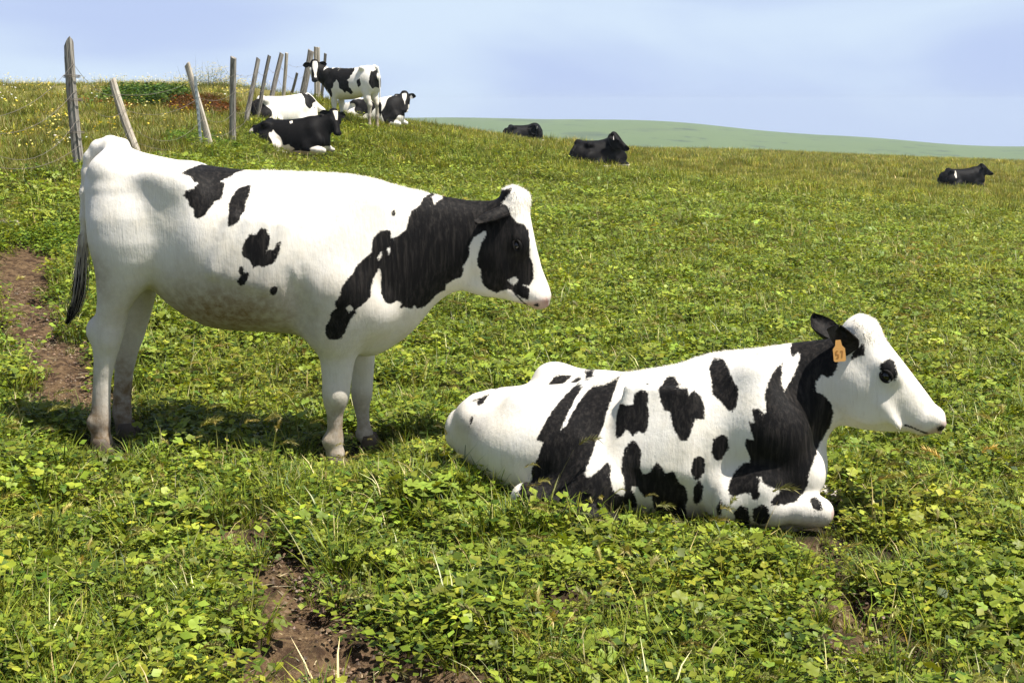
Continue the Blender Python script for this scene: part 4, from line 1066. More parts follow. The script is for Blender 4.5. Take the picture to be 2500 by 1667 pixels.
# standing cow looking back at the camera
def far_standing():
    p = at(862, 300, 29.4)
    c = Cow('black and white cow standing by the fence posts, head turned to the camera', (p.x, 29.4, gz(p.x, 29.4)), R(152), HERD)
    F = Flesh((-.90, -.55, -.16), (1.35, .55, 1.45), 0.0165)
    x = [-.70, -.66, -.58, -.42, -.2, 0, .2, .4, .52, .64, .74]
    F.loft((0, 0, 0), (1, 0, 0), (0, 0, 1), (0, 1, 0), x, [1.10, 1.23, 1.30, 1.31, 1.27, 1.25, 1.25, 1.27, 1.26, 1.22, 1.10], [1.0, .86, .72, .64, .60, .56, .55, .57, .60, .70, .85],
           [.08, .16, .20, .25, .29, .305, .30, .26, .22, .17, .10], .55, 0, .05, .04, 2.05)
    g0 = []
    for q in (-1, 1):
        F.ell((-.40, q * .21, 1.24), (.07, .05, .05), .08); F.ell((-.50, q * .135, .90), (.17, .11, .24), .07)
        F.limb([(.42, q * .12, 1.12, .08), (.46, q * .18, .88, .12), (.40, q * .16, .68, .09)], .07, .8)
        for (xx, yy, pts) in ((-.52, q * .15, [(-.48, .74, .10), (-.50, .58, .075), (-.57, .44, .050), (-.55, .30, .036), (-.55, .12, .036), (-.54, 0.03, .045)]), (.40, q * .14, [(.40, .68, .085), (.41, .52, .062), (.41, .36, .048), (.41, .26, .034), (.41, .12, .034), (.42, 0.03, .045)])):
            w = c.loc + c.ex * xx + c.ey * yy; gg = gz(w.x, w.y) - c.loc.z
            F.limb([(a, yy, b if b > .4 else gg + b * (1 - gg * .5), r) for a, b, r in pts], .04)
            g0.append((xx, yy))
    far_head(c, F, c.loc_of(at(767, 150, 29.55)), c.dir_of((0.06, -0.42, -0.90)), c.dir_of((0, -0.9, 0.42)))
    neck(F, (.52, 0, .98), c.H(.08, -.11, 0), .22, .125)
    F.limb([(-.60, 0, 1.29, .035), (-.69, 0, 1.25, .03), (-.73, 0, 1.10, .022), (-.74, .0, .8, .018), (-.74, .0, .55, .016), (-.74, .0, .42, .035), (-.74, 0, .28, .03), (-.74, 0, .18, .012)], .02)
    def pat(c, V):
        b = np.full(len(V), -.2)
        L_ = lambda *a: ellip(V, *a)
        left = V[:, 1] > -0.02
        near = np.maximum.reduce([L_(.50, 1.02, .20, .26, .2), L_(.34, 1.08, .10, .20), L_(.44, .74, .06, .14), L_(.10, 1.10, .22, .17, .3), L_(.02, .88, .17, .13, .9), L_(-.06, 1.16, .13, .10), L_(-.10, .76, .09, .06, .8), L_(-.36, .92, .05, .09)])
        near = np.minimum(near, np.maximum(-L_(-.02, .90, .05, .05), 0.004 - L_(.16, 1.14, .03, .06)))
        b = np.where(left, near, np.maximum(L_(.3, 1.0, .2, .2), L_(-.2, 1.0, .15, .2)))
        b = np.maximum(b, np.where(V[:, 0] < -.60, L_(-.66, 1.0, .06, .20), -.2))
        b = np.maximum(b, np.where((V[:, 0] < -.70) & (V[:, 2] < .5), .05, -.2))
        hu, hv, hs = c.head_coords(V)
        onhead = (V[:, 0] > .62)
        b = np.where(onhead, .05, b)
        w1 = np.minimum(np.minimum(.042 + .02 * np.sin(hu * 14) - np.abs(hs + .02), hu - .01), np.minimum(.40 - hu, hv + .08))
        w2 = np.minimum(np.minimum(.030 - np.abs(hs - .10), hu - .14), .40 - hu)
        w2b = np.minimum(np.minimum(.030 - np.abs(hs + .10), hu - .14), .40 - hu)
        return np.where(onhead, np.minimum(b, -np.maximum(w1, np.maximum(w2, -.2))), b)
    def dirt_shade(V): return .55 * gauss(V, (-.1, 0, .55), (.4, .5, .12)) + .6 * sstep(.75, .3, V[:, 2]) * (V[:, 0] < -.4) + .3 * sstep(.3, .1, V[:, 2])
    c.body(F, lambda V: pat(c, V), dirt_shade, None, relax=2)
    far_ears(c, .1, (), droop=-.05)
    for xx, yy in g0: c.hoof(xx + .01, yy, .95)
    return c
COWS.append(far_standing())
# mostly white cow behind the black one, dozing
def p_white(c, V):
    near = V[:, 1] < .03
    b = np.maximum.reduce([ellip(V, -.62, .36, .20, .28, .5), ellip(V, .52, .60, .16, .20), ellip(V, -.2, .05, .2, .1)])
    b = np.where(near, b, ellip(V, -.3, .4, .3, .2))
    hu, hv, hs = c.head_coords(V)
    hd = (V[:, 0] > .55) & (V[:, 2] > .42)
    wh = np.maximum.reduce([.035 - np.abs(hs) - 0 * hu, np.minimum(hu - .22, .1), np.minimum(.03 - np.abs(hv + .14), hu - .0)])
    return np.where(hd, np.where(hu > -.1, np.minimum(.05, -wh), b), b)
COWS.append(lying_cow('mostly white cow lying behind the black cow, left of the standing one', 697, 300, 27.6, R(24), (753, 231, 28.1), (.72, .05, -.66), (.66, 0, .72), p_white, group=HERD, rise=1.12))
# black cow with a white hind leg
def p_blackleg(c, V):
    b = np.full(len(V), .06)
    w = np.where(V[:, 1] < -.10, np.maximum.reduce([ellip(V, -.22, .24, .08, .20, .55), ellip(V, -.10, .07, .17, .09, .2), ellip(V, -.2, .0, .36, .055)]), -.2)
    w = np.maximum(w, np.where(V[:, 2] < .16, np.maximum(ellip(V, .56, .07, .18, .07), ellip(V, .3, .0, .4, .05)), -.2))
    w = np.maximum(w, ellip(V, .02, .57, .030, .025)); w = np.maximum(w, ellip(V, -.76, .42, .05, .04))
    hu, hv, hs = c.head_coords(V)
    w = np.maximum(w, np.where(V[:, 0] > .5, np.minimum(np.minimum(.055 - np.abs(hs) - hu * .18, hu - .015), np.minimum(.20 - hu, hv + .05)), -.2))
    return np.minimum(b, -w)
COWS.append(lying_cow('black cow with white hind leg lying in front of the standing cow', 716, 374, 24.0, R(-4), (817, 270, 24.0), (.20, -.42, -.88), (.55, -.70, .45), p_blackleg, mat=M_DARK, group=HERD, near=-1, rise=1.06))
# cow lying behind the standing cow's legs
def p_behind(c, V):
    near = V[:, 1] < .04
    b = np.maximum.reduce([ellip(V, -.20, .46, .26, .20), ellip(V, -.52, .60, .14, .08), ellip(V, -.56, .18, .08, .12), ellip(V, .44, .36, .20, .32, -.3), ellip(V, .6, .5, .2, .3)])
    b = np.where(near, b, ellip(V, 0, .4, .4, .2))
    hu, hv, hs = c.head_coords(V)
    hd = (V[:, 0] > .52) & (V[:, 2] > .50)
    w = np.minimum(np.minimum(np.interp(hu, [0, .06, .16, .24, .3, .4, .48], [.045, .055, .045, .012, .008, .028, .01]) - np.abs(hs), hu - .03), np.minimum(.44 - hu, hv + .06))
    return np.where(hd, np.minimum(.05, -w), b)
COWS.append(lying_cow('black and white cow lying behind the standing cow, white blaze facing the camera', 918, 316, 31.0, R(-8), (987, 226, 31.0), (.06, -.40, -.90), (.05, -.9, .42), p_behind, group=HERD, tags=(-1, 1), rise=1.10, back=.05))
# the all-black cows lying out on the pasture
def p_black(c, V):
    w = np.where(V[:, 2] < .07, .02, -.2)
    return np.minimum(.06, -w)
def p_spot(c, V):
    w = np.where(V[:, 1] < 0, np.maximum(ellip(V, -.38, .42, .035, .12, -.15), -.2), -.2)
    hu, hv, hs = c.head_coords(V)
    return np.minimum(.06, -np.maximum(w, .03 - np.hypot(hu - .09, hs + .01)))
COWS.append(lying_cow('black cow with white ear tag lying on the crest against the far hill', 1280, 333, 47.0, R(18), (1302, 306, 46.5), (.62, -.55, -.55), (.45, -.55, .7), p_black, .022, M_DARK, group=HERD, tags=(-1,), back=.2))
COWS.append(lying_cow('large black cow with white ear tag lying in the middle of the pasture', 1462, 408, 28.5, R(38), (1501, 325, 28.3), (.66, -.28, -.70), (.70, -.25, .66), p_black, .017, M_DARK, group=HERD, tags=(1, -1), rise=1.02, back=.3))
COWS.append(lying_cow('black cow lying alone at the far right edge of the pasture', 2352, 435, 42.0, R(3), (2398, 401, 42.0), (.78, -.06, -.62), (.62, 0, .78), p_spot, .02, M_DARK, group=HERD, back=.3))

# ------------------------------------------------------------------ fence
def post(label, top, base, d, w, mat, slant=0.0, sides=9, knots=5, group='old wooden posts of the wire fence', seed=0, name='fence_post'):
    """weathered round or split post leaning as it stands; pixel of top and base, depth, width in pixels"""
    r = random.Random(seed + int(top[0]))
    a = at(base[0], base[1], d); b = at(top[0], top[1], d + r.uniform(-.15, .15))
    a.z = gz(a.x, a.y)
    R0 = w / FPX * d / 2 * .88
    root = Vector((a.x, a.y, a.z)); ax = (b - root); H = ax.length
    V, Fc = [], []
    rings = knots + 4
    ph = [r.uniform(0, 6.28) for _ in range(4)]
    for i in range(rings):
        t = i / (rings - 1)
        cx = 0.25 * R0 * math.sin(ph[0] + 4 * t); cy = 0.25 * R0 * math.sin(ph[1] + 3 * t)
        for j in range(sides * 2):
            g = 2 * math.pi * j / (sides * 2)
            rr = R0 * (1.08 - 0.16 * t) * (1 + 0.10 * math.sin(2 * g + ph[2]) + 0.08 * math.sin(5 * g + ph[3] + t) + (-0.13 if j % 4 == 1 else 0.03))
            z = -0.25 + (H + 0.25) * t
            if i == rings - 1: z += abs(slant) * (math.cos(g) - 1) * R0 + r.uniform(-.25, .25) * R0 * .5
            V.append((cx + rr * math.cos(g), cy + rr * math.sin(g) * .85, z))
    n = sides * 2
    for i in range(rings - 1):
        for j in range(n): Fc.append((i * n + j, i * n + (j + 1) % n, (i + 1) * n + (j + 1) % n, (i + 1) * n + j))
    Fc.append(tuple((rings - 1) * n + j for j in range(n))); Fc.append(tuple(reversed(range(n))))
    me = mesh_from(name, V, Fc, [mat], False)
    o = add_obj(name, me); o.location = root
    o.rotation_euler = ax.to_track_quat('Z', 'X').to_euler()
    tag(o, label, 'fence post', group)
    return root, ax
POSTS = {}
def tie(key, n):
    """rings of wire stapled round a post"""
POSTS['a'] = post('tall split grey post with pointed top behind the standing heifer', (168, 92), (193, 418), 15.6, 33, M_WOOD, slant=-1.9)
POSTS['b'] = post('pale post leaning left just above the heifer\'s back', (272, 194), (340, 392), 18.0, 24, M_WOODP, 0.4)
POSTS['c'] = post('pale leaning post with a steel stake beside it', (457, 153), (515, 376), 20.0, 19, M_WOODP, 0.5)
POSTS['d'] = post('upright grey post right of the yellow flowering bush', (571, 138), (566, 349), 22.0, 20, M_WOOD, 0.3)
POSTS['e'] = post('grey post leaning right, first of the close row left of the black cow', (630, 141), (601, 305), 25.5, 13, M_WOOD, 0.4)
POSTS['f'] = post('dark post leaning right, second of the close row', (659, 135), (626, 302), 27.0, 11, M_WOODD, 0.3)
POSTS['g'] = post('pale grey post leaning right, third of the close row', (688, 129), (654, 293), 28.5, 13, M_WOOD, 0.3)
POSTS['h'] = post('slim pale post crossing the third post of the close row', (700, 129), (690, 268), 31.0, 9.5, M_WOODP, 0.2)
POSTS['i'] = post('short thin dark stake left of the standing cow\'s head', (726, 178), (711, 243), 35.0, 7, M_WOODD, 0.2)
POSTS['j'] = post('thick corner post behind the standing cow\'s head', (757, 121), (740, 246), 33.0, 19, M_WOOD, 0.3)
POSTS['k'] = post('thick straight post directly above the standing cow\'s neck', (776, 115), (772, 250), 34.0, 16, M_WOODP, 0.1)
POSTS['l'] = post('thin dark stake rising behind the standing cow\'s back', (795, 130), (784, 255), 36.0, 8, M_WOODD, 0.3)
# steel T stake
def stake():
    a = at(492, 370, 19.9); a.z = gz(a.x, a.y); b = at(476, 187, 19.9); ax = b - a; H = ax.length
    V, Fc = [], []
    prof = [(-.022, .004), (-.004, .004), (-.004, .03), (.004, .03), (.004, .004), (.022, .004), (.022, -.004), (-.022, -.004)]
    for z in (-.3, H): V += [(x, y, z) for x, y in prof]
    n = len(prof)
    Fc = [(i, (i + 1) % n, n + (i + 1) % n, n + i) for i in range(n)] + [tuple(range(n, 2 * n)), tuple(reversed(range(n)))]
    for k in range(10):
        z = H * (.15 + .08 * k); b0 = len(V)
        V += [(x, y, zz) for zz in (z, z + .018) for x, y in ((-.01, -.004), (.01, -.004), (.01, -.012), (-.01, -.012))]
        Fc += [(b0 + i, b0 + (i + 1) % 4, b0 + 4 + (i + 1) % 4, b0 + 4 + i) for i in range(4)] + [(b0 + 4, b0 + 5, b0 + 6, b0 + 7), (b0 + 3, b0 + 2, b0 + 1, b0)]
    o = add_obj('steel_stake', mesh_from('steel_stake', V, Fc, [M_STEEL], False)); o.location = a; o.rotation_euler = ax.to_track_quat('Z', 'X').to_euler()
    tag(o, 'slim galvanised steel stake leaning on the pale post', 'fence stake')
stake()
def tube(pts, r, sides=5):
    V, Fc = [], []
    for i, p in enumerate(pts):
        t = (pts[min(i + 1, len(pts) - 1)] - pts[max(i - 1, 0)]).normalized()
        u = t.cross(Vector((0, 0, 1))); u = u.normalized() if u.length > 1e-4 else Vector((1, 0, 0)); w = u.cross(t)
        for j in range(sides):
            g = 2 * math.pi * j / sides; V.append(p + (u * math.cos(g) + w * math.sin(g)) * r)
    for i in range(len(pts) - 1):
        for j in range(sides): Fc.append((i * sides + j, i * sides + (j + 1) % sides, (i + 1) * sides + (j + 1) % sides, (i + 1) * sides + j))
    return V, Fc
def wire(label, keys, frac, start=None, sag=0.05):
    P = [] if start is None else [Vector(start)]
    for k in keys:
        a, ax = POSTS[k]; P.append(a + ax * frac + Vector((0.05, -0.06, 0)))
    pts = []
    for a, b in zip(P[:-1], P[1:]):
        for i in range(10):
            t = i / 10; q = a.lerp(b, t); q.z -= sag * 4 * t * (1 - t) * (1 + .4 * math.sin(a.x * 7)); pts.append(q)
    pts.append(P[-1])
    V, Fc = tube(pts, 0.0026)
    for i in range(3, len(pts) - 2, 3):                    # barbs
        q = pts[i]
        for s in (-1, 1):
            b0 = len(V); V += [q + Vector((0, 0, .004)), q - Vector((0, 0, .004)), q + Vector((.02 * s, .01, .028 * s))]; Fc.append((b0, b0 + 1, b0 + 2))
    tag(add_obj('fence_wire', mesh_from('fence_wire', V, Fc, [M_WIRE])), label, 'fence wire', 'wire strands of the old fence')
run = ['a', 'b', 'c', 'd', 'e', 'f', 'g', 'h', 'j']
wire('top wire strand of the fence running up to the corner post', run, .80, at(-40, 290, 12.6), .10)
wire('second wire strand of the fence, below the top one', run, .60, at(-60, 320, 12.4), .14)
wire('third wire strand of the fence, a sagging loop near the tall post', run, .38, at(-60, 350, 12.3), .22)
wire('lowest wire strand of the fence close to the grass', run, .18, at(-60, 395, 12.2), .12)
def tie_wire(label, key, fr):
    a, ax = POSTS[key]; c0 = a + ax * fr
    u = ax.normalized(); s = u.cross(Vector((0, 1, 0))).normalized(); f = s.cross(u)
    V, Fc = [], []
    for turn in range(2):
        pts = [c0 + u * .018 * turn + (s * math.cos(g) + f * math.sin(g)) * .098 for g in [2 * math.pi * i / 16 for i in range(17)]]
        v, q = tube(pts, .004); b0 = len(V); V += v; Fc += [tuple(b0 + i for i in k) for k in q]
    tag(add_obj('tie_wire', mesh_from('tie_wire', V, Fc, [M_WIRE])), label, 'tie wire', 'wire ties round the tall post')
tie_wire('upper wire tie round the tall split post, near the skyline', 'a', .70)
tie_wire('middle wire tie round the tall split post', 'a', .52)
tie_wire('lower wire tie round the tall split post', 'a', .27)

# bleached broken rail lying in the grass at the left edge
def rail():
    x0, y0 = on_ground(-30, 566); x1, y1 = on_ground(44, 566)
    a = Vector((x0, y0, gz(x0, y0) + .07)); b = Vector((x1, y1, gz(x1, y1) + .06))
    V, Fc = [], []; n = 8; L = (b - a).length; rr = random.Random(4)
    for i in range(7):
        t = i / 6
        for j in range(n):
            g = 2 * math.pi * j / n; r = .055 * (1 - .25 * t) * (1 + .22 * math.sin(3 * g + t * 2)) * rr.uniform(.9, 1.1)
            V.append((t * L + (0.03 * math.sin(g * 2) if i == 6 else 0), r * math.cos(g), r * .8 * math.sin(g)))
    Fc = [(i * n + j, i * n + (j + 1) % n, (i + 1) * n + (j + 1) % n, (i + 1) * n + j) for i in range(6) for j in range(n)] + [tuple(48 + j for j in range(n)), tuple(reversed(range(n)))]
    me = mesh_from('broken_rail', V, Fc, [M_WOODP], False); o = add_obj('broken_rail', me); o.location = a
    o.rotation_euler = (b - a).to_track_quat('X', 'Z').to_euler()
    tag(o, 'bleached broken wooden rail lying in the grass at the left edge', 'fence rail')
rail()

# ------------------------------------------------------------------ vegetation
class Leaves:
    def __init__(s): s.V, s.F, s.C = [], [], []
    def poly(s, pts, col):
        b = len(s.V); s.V += [tuple(p) for p in pts]; s.C += [col] * len(pts); s.F.append(tuple(range(b, b + len(pts))))
    def blade(s, base, az, length, width, lean, curl, col, seg=3):
        """a strip that leaves the ground, arches over and narrows to a point"""
        d = Vector((math.cos(az), math.sin(az), 0)); sd_ = Vector((-d.y, d.x, 0)); p = Vector(base); a = lean
        b = len(s.V); tw = random.uniform(-.5, .5)
        for i in range(seg):
            w = width * (1 - (i / seg) ** 1.6) * .5
            q = sd_ * math.cos(tw) + Vector((0, 0, 1)) * math.sin(tw) * .3
            s.V += [tuple(p - q * w), tuple(p + q * w)]
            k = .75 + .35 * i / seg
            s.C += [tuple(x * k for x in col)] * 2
            st = length / seg; p = p + (d * math.sin(a) + Vector((0, 0, 1)) * math.cos(a)) * st; a += curl / seg
        s.V.append(tuple(p)); s.C.append(tuple(x * 1.12 for x in col))
        for i in range(seg - 1): s.F.append((b + 2 * i, b + 2 * i + 1, b + 2 * i + 3, b + 2 * i + 2))
        s.F.append((b + 2 * seg - 2, b + 2 * seg - 1, b + 2 * seg))
    def mallow(s, c, r, n, col, az):
        """round lobed leaf with a notch at the stalk, pleated between its veins"""
        n = Vector(n).normalized(); u = n.cross(Vector((math.sin(az), math.cos(az), .2))).normalized(); v = n.cross(u)
        b = len(s.V); c = Vector(c)
        s.V.append(tuple(c - n * r * .10)); s.C.append(tuple(x * .82 for x in col))
        m = 15
        for i in range(m):
            f = i / (m - 1); g = math.radians(-160 + 320 * f)
            lobe = abs(math.cos(2.5 * math.radians(-160 + 320 * f)))
            rr = r * (.78 + .24 * lobe)
            z = r * (.30 * (lobe - .5)) + r * random.uniform(-.10, .10) - r * .10
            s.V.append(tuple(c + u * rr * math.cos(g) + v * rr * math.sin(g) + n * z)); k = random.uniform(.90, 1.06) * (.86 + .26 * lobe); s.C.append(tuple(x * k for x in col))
        for i in range(m - 1): s.F.append((b, b + 1 + i, b + 2 + i))
    def leaflet(s, c, l, w, az, tilt, col):
        d = Vector((math.cos(az) * math.cos(tilt), math.sin(az) * math.cos(tilt), math.sin(tilt))); sd_ = Vector((-math.sin(az), math.cos(az), random.uniform(-.4, .4))); c = Vector(c)
        dn = Vector((0, 0, -l * .18))
        b = len(s.V)
        s.V += [tuple(c), tuple(c + d * l * .5 + sd_ * w * .5 + dn * .2), tuple(c + d * l + dn), tuple(c + d * l * .5 - sd_ * w * .5 + dn * .2)]
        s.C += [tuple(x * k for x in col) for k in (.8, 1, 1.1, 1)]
        s.F += [(b, b + 1, b + 2), (b, b + 2, b + 3)]
    def obj(s, name, mat):
        me = mesh_from(name, s.V, s.F, [mat], smooth=True); cattr(me, 'col', s.C); return bpy.data.objects.new(name, me)
def jit(c, a=.30):
    k = random.uniform(1 - a, 1 + a); return (c[0] * k * random.uniform(.92, 1.1), c[1] * k, c[2] * k * random.uniform(.85, 1.15))
GREEN = (.120, .165, .014); YGREEN = (.205, .235, .024); DEEP = (.050, .092, .010); STRAW = (.46, .40, .19); OLIVE = (.185, .185, .030); MALLOW = (.178, .228, .028); TAN = (.26, .20, .07)
def coll(name, objs):
    c = bpy.data.collections.new(name)
    for o in objs: c.objects.link(o)
    return c
def tufts(n, blades, rad, lmin, lmax, width, cols, name, spread=.9, seg=3, mat=None):
    out = []
    for k in range(n):
        l = Leaves()
        for i in range(blades):
            a = random.uniform(0, 6.28); r = rad * math.sqrt(random.random())
            col = jit(random.choices([c for c, _ in cols], [w for _, w in cols])[0])
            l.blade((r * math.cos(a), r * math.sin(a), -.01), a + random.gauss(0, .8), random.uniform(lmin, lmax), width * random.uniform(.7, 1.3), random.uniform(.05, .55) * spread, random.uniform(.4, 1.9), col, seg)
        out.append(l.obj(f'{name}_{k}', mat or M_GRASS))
    return coll(name, out)
def mallows(n):
    out = []
    for k in range(n):
        l = Leaves()
        for i in range(random.randint(8, 13)):
            a = random.uniform(0, 6.28); r = .11 * math.sqrt(random.random()); h = random.uniform(.04, .12) * (1.1 - r * 3)
            c = (r * math.cos(a), r * math.sin(a), h); rad = random.uniform(.010, .027)
            col = jit(MALLOW if random.random() > .12 else YGREEN, .2)
            l.mallow(c, rad, (math.cos(a) * .35 + random.gauss(0, .45), math.sin(a) * .35 + random.gauss(0, .45), 1), col, random.uniform(0, 6.28))
            l.blade((c[0] * .3, c[1] * .3, -.01), a, h * 1.1, .003, .1 + r * 3, .2, jit((.10, .15, .04)), 2)
        for i in range(6):
            a = random.uniform(0, 6.28); r = .1 * math.sqrt(random.random())
            l.leaflet((r * math.cos(a), r * math.sin(a), random.uniform(.02, .06)), random.uniform(.015, .03), .016, random.uniform(0, 6.28), random.uniform(-.2, .6), jit(GREEN, .3))
        out.append(l.obj(f'mallow_{k}', M_LEAF))
    return coll('mallow', out)
def herbs(n, cnt=50, rad=.10, hmax=.10, lmin=.014, lmax=.034):
    out = []
    for k in range(n):
        l = Leaves()
        for i in range(cnt):
            a = random.uniform(0, 6.28); r = rad * math.sqrt(random.random()); z = hmax * random.uniform(.1, 1) * (1 - .4 * r / rad)
            col = jit(random.choice((GREEN, GREEN, YGREEN, MALLOW, DEEP)), .25)
            s = random.uniform(lmin, lmax)
            l.leaflet((r * math.cos(a), r * math.sin(a), z), s, s * random.uniform(.55, .95), random.uniform(0, 6.28), random.uniform(-.3, .7), col)
        out.append(l.obj(f'herb_{k}', M_LEAF))
    return coll('herb', out)
def foxtails(n):
    out = []
    for k in range(n):
        l = Leaves()
        for i in range(random.randint(1, 3)):
            a = random.uniform(-.9, .9) if random.random() < .75 else random.uniform(0, 6.28)     # the wind bends them one way
            b = Vector((random.gauss(0, .02), random.gauss(0, .02), 0)); H = random.uniform(.14, .24)
            col = jit((.20, .21, .05)); l.blade(b, a, H, .003, .15, .5, col, 3)
            d = Vector((math.cos(a), math.sin(a), 0)); tip = Vector(b) + d * H * .36 + Vector((0, 0, H * .92)); ang = .75
            head = jit((.22, .20, .055))
            p = tip - d * .01
            for q in range(9):
                ang += .10; dirv = d * math.sin(ang) + Vector((0, 0, 1)) * math.cos(ang); p = p + dirv * .0065
                for m in range(4):
                    g = random.uniform(0, 6.28); sv = Vector((-d.y, d.x, 0)) * math.cos(g) + dirv.cross(Vector((-d.y, d.x, 0))) * math.sin(g)
                    o = (dirv * .8 + sv * .65).normalized(); w = dirv.cross(o).normalized() * .0022
                    l.poly([p - w, p + w, p + o * random.uniform(.014, .026)], jit(head, .25))
        out.append(l.obj(f'foxtail_{k}', M_GRASS))
    return coll('foxtail', out)
def flowers(n, cols, petal=.013, cnt=9, hmin=.12, hmax=.30, rad=.12):
    out = []
    for k in range(n):
        l = Leaves()
        for i in range(cnt):
            a = random.uniform(0, 6.28); r = rad * math.sqrt(random.random()); H = random.uniform(hmin, hmax)
            b = (r * math.cos(a), r * math.sin(a), 0); l.blade(b, a, H, .004, .1, .3, jit((.10, .14, .03)), 2)
            t = Vector(b) + Vector((math.cos(a), math.sin(a), 0)) * H * .22 + Vector((0, 0, H * .95)); col = jit(random.choice(cols), .1)
            nn = Vector((random.gauss(0, .4), random.gauss(-.4, .4), 1)).normalized(); u = nn.orthogonal().normalized(); v = nn.cross(u)
            for q in range(5):
                g = q * 1.2566; e = u * math.cos(g) + v * math.sin(g); f = (u * math.cos(g + 1.57) + v * math.sin(g + 1.57)) * petal * .42
                l.poly([t, t + e * petal * .6 + f, t + e * petal * 1.1, t + e * petal * .6 - f], col)
        out.append(l.obj(f'flower_{k}', M_LEAF))
    return coll('flower', out)

def scatter_group():
    g = bpy.data.node_groups.new('scatter', 'GeometryNodeTree')
    g.interface.new_socket('Geometry', in_out='INPUT', socket_type='NodeSocketGeometry')
    g.interface.new_socket('Plants', in_out='INPUT', socket_type='NodeSocketCollection')
    g.interface.new_socket('Geometry', in_out='OUTPUT', socket_type='NodeSocketGeometry')
    N, L = g.nodes, g.links
    i = N.new('NodeGroupInput'); o = N.new('NodeGroupOutput')
    ci = N.new('GeometryNodeCollectionInfo'); ci.inputs['Separate Children'].default_value = True; ci.inputs['Reset Children'].default_value = True
    ip = N.new('GeometryNodeInstanceOnPoints'); ip.inputs['Pick Instance'].default_value = True
    def na(name, t):
        a = N.new('GeometryNodeInputNamedAttribute'); a.data_type = t; a.inputs['Name'].default_value = name; return a.outputs['Attribute']
    L.new(i.outputs['Geometry'], ip.inputs['Points']); L.new(i.outputs['Plants'], ci.inputs['Collection'])
    L.new(ci.outputs[0], ip.inputs['Instance'])
    L.new(na('rot', 'FLOAT_VECTOR'), ip.inputs['Rotation']); L.new(na('scl', 'FLOAT'), ip.inputs['Scale']); L.new(na('idx', 'INT'), ip.inputs['Instance Index'])
    L.new(ip.outputs[0], o.inputs[0]); return g
SCAT = scatter_group()
PLANT_SOCKET = [s.identifier for s in SCAT.interface.items_tree if s.name == 'Plants'][0]
# where animals lie or stand nothing grows through them
FOOT = []
for c in COWS:
    V = c.V; low = V[V[:, 2] < 0.17]
    e = np.arange(-1.1, 1.4, 0.04); lo = np.full(len(e), 9.0); hi = np.full(len(e), -9.0)
    ib = np.digitize(low[:, 0], e) - 1
    np.minimum.at(lo, ib, low[:, 1]); np.maximum.at(hi, ib, low[:, 1])
    standing = c.V[:, 2].max() > 1.2 and (low[:, 2].max() - low[:, 2].min() > 0) and len(low) < 0.16 * len(V)
    FOOT.append((c, e, lo, hi, standing, low[:, :2]))
def free_of_cows(x, y, keep=0.05):
    ok = np.ones(len(x), bool)
    for c, e, lo, hi, standing, low in FOOT:
        m = np.flatnonzero(np.hypot(x - c.loc.x, y - c.loc.y) < 1.5)
        if not len(m): continue
        lx = (x[m] - c.loc.x) * c.ex.x + (y[m] - c.loc.y) * c.ex.y; ly = (x[m] - c.loc.x) * c.ey.x + (y[m] - c.loc.y) * c.ey.y
        if c.V[:, 2].max() > 1.18:
            d = np.min(np.hypot(lx[:, None] - low[None, ::9, 0], ly[:, None] - low[None, ::9, 1]), 1); ok[m[d < 0.035]] = False
        else:
            ib = np.clip(np.digitize(lx, e) - 1, 0, len(e) - 1)
            ok[m[(ly > lo[ib] + keep) & (ly < hi[ib] - keep)]] = False
    return ok
def sector(n, r0, r1, a=0.56, seed=0):
    r_ = np.random.default_rng(100 + seed)
    r = np.sqrt(r_.uniform(r0 * r0, r1 * r1, n)); t = r_.uniform(-a, a, n)
    return r * np.sin(t), r * np.cos(t), r_
def scatter(name, label, plants, parts, kind='stuff', cat='plants'):
    """parts: list of (x, y, scale, tint rgb, lean)"""
    X = np.concatenate([p[0] for p in parts]); Y = np.concatenate([p[1] for p in parts]); S = np.concatenate([p[2] for p in parts]); T = np.concatenate([p[3] for p in parts])
    Z = ground_z(X, Y) - 0.035 * sstep(0.05, -0.10, path_d(X, Y)) * (np.hypot(X, Y) < 40)
    me = bpy.data.meshes.new(name); me.vertices.add(len(X)); me.vertices.foreach_set('co', np.column_stack([X, Y, Z]).astype(np.float32).ravel())
    r_ = np.random.default_rng(len(X))
    rot = np.column_stack([r_.normal(0, .10, len(X)), r_.normal(0.06, .10, len(X)), r_.uniform(0, 6.283, len(X)) if name != 'foxtail_grass' else r_.normal(0.3, .5, len(X))])
    a = me.attributes.new('rot', 'FLOAT_VECTOR', 'POINT'); a.data.foreach_set('vector', rot.astype(np.float32).ravel())
    fattr(me, 'scl', S)
    a = me.attributes.new('idx', 'INT', 'POINT'); a.data.foreach_set('value', r_.integers(0, 1000, len(X)).astype(np.int32))
    cattr(me, 'tint', T)
    o = add_obj(name, me); md = o.modifiers.new('scatter', 'NODES'); md.node_group = SCAT; md[PLANT_SOCKET] = plants
    tag(o, label, cat, kind=kind); return o
def trampled(x, y):
    yy0 = y
    c = COWS[1]; q = c.P3(1900, 1290, .42); w = c.loc + c.ex * q[0] + c.ey * q[1]
    lx = (x - w.x) * c.ex.x + (y - w.y) * c.ex.y; ly = (x - w.x) * c.ey.x + (y - w.y) * c.ey.y
    ok = np.hypot(lx / .48, ly / .26) < 1
    c = COWS[0]
    for px, y in ((246, -.13), (308, .13), (817, -.13), (900, .13)):
        wx = c.loc.x + c.L(px, 1080, -y)[0]; wy = c.loc.y + y - .16
        ok |= np.hypot((x - wx) / .20, (y_ := (np.asarray(yy0) - wy)) / .30) < 1
    return ok
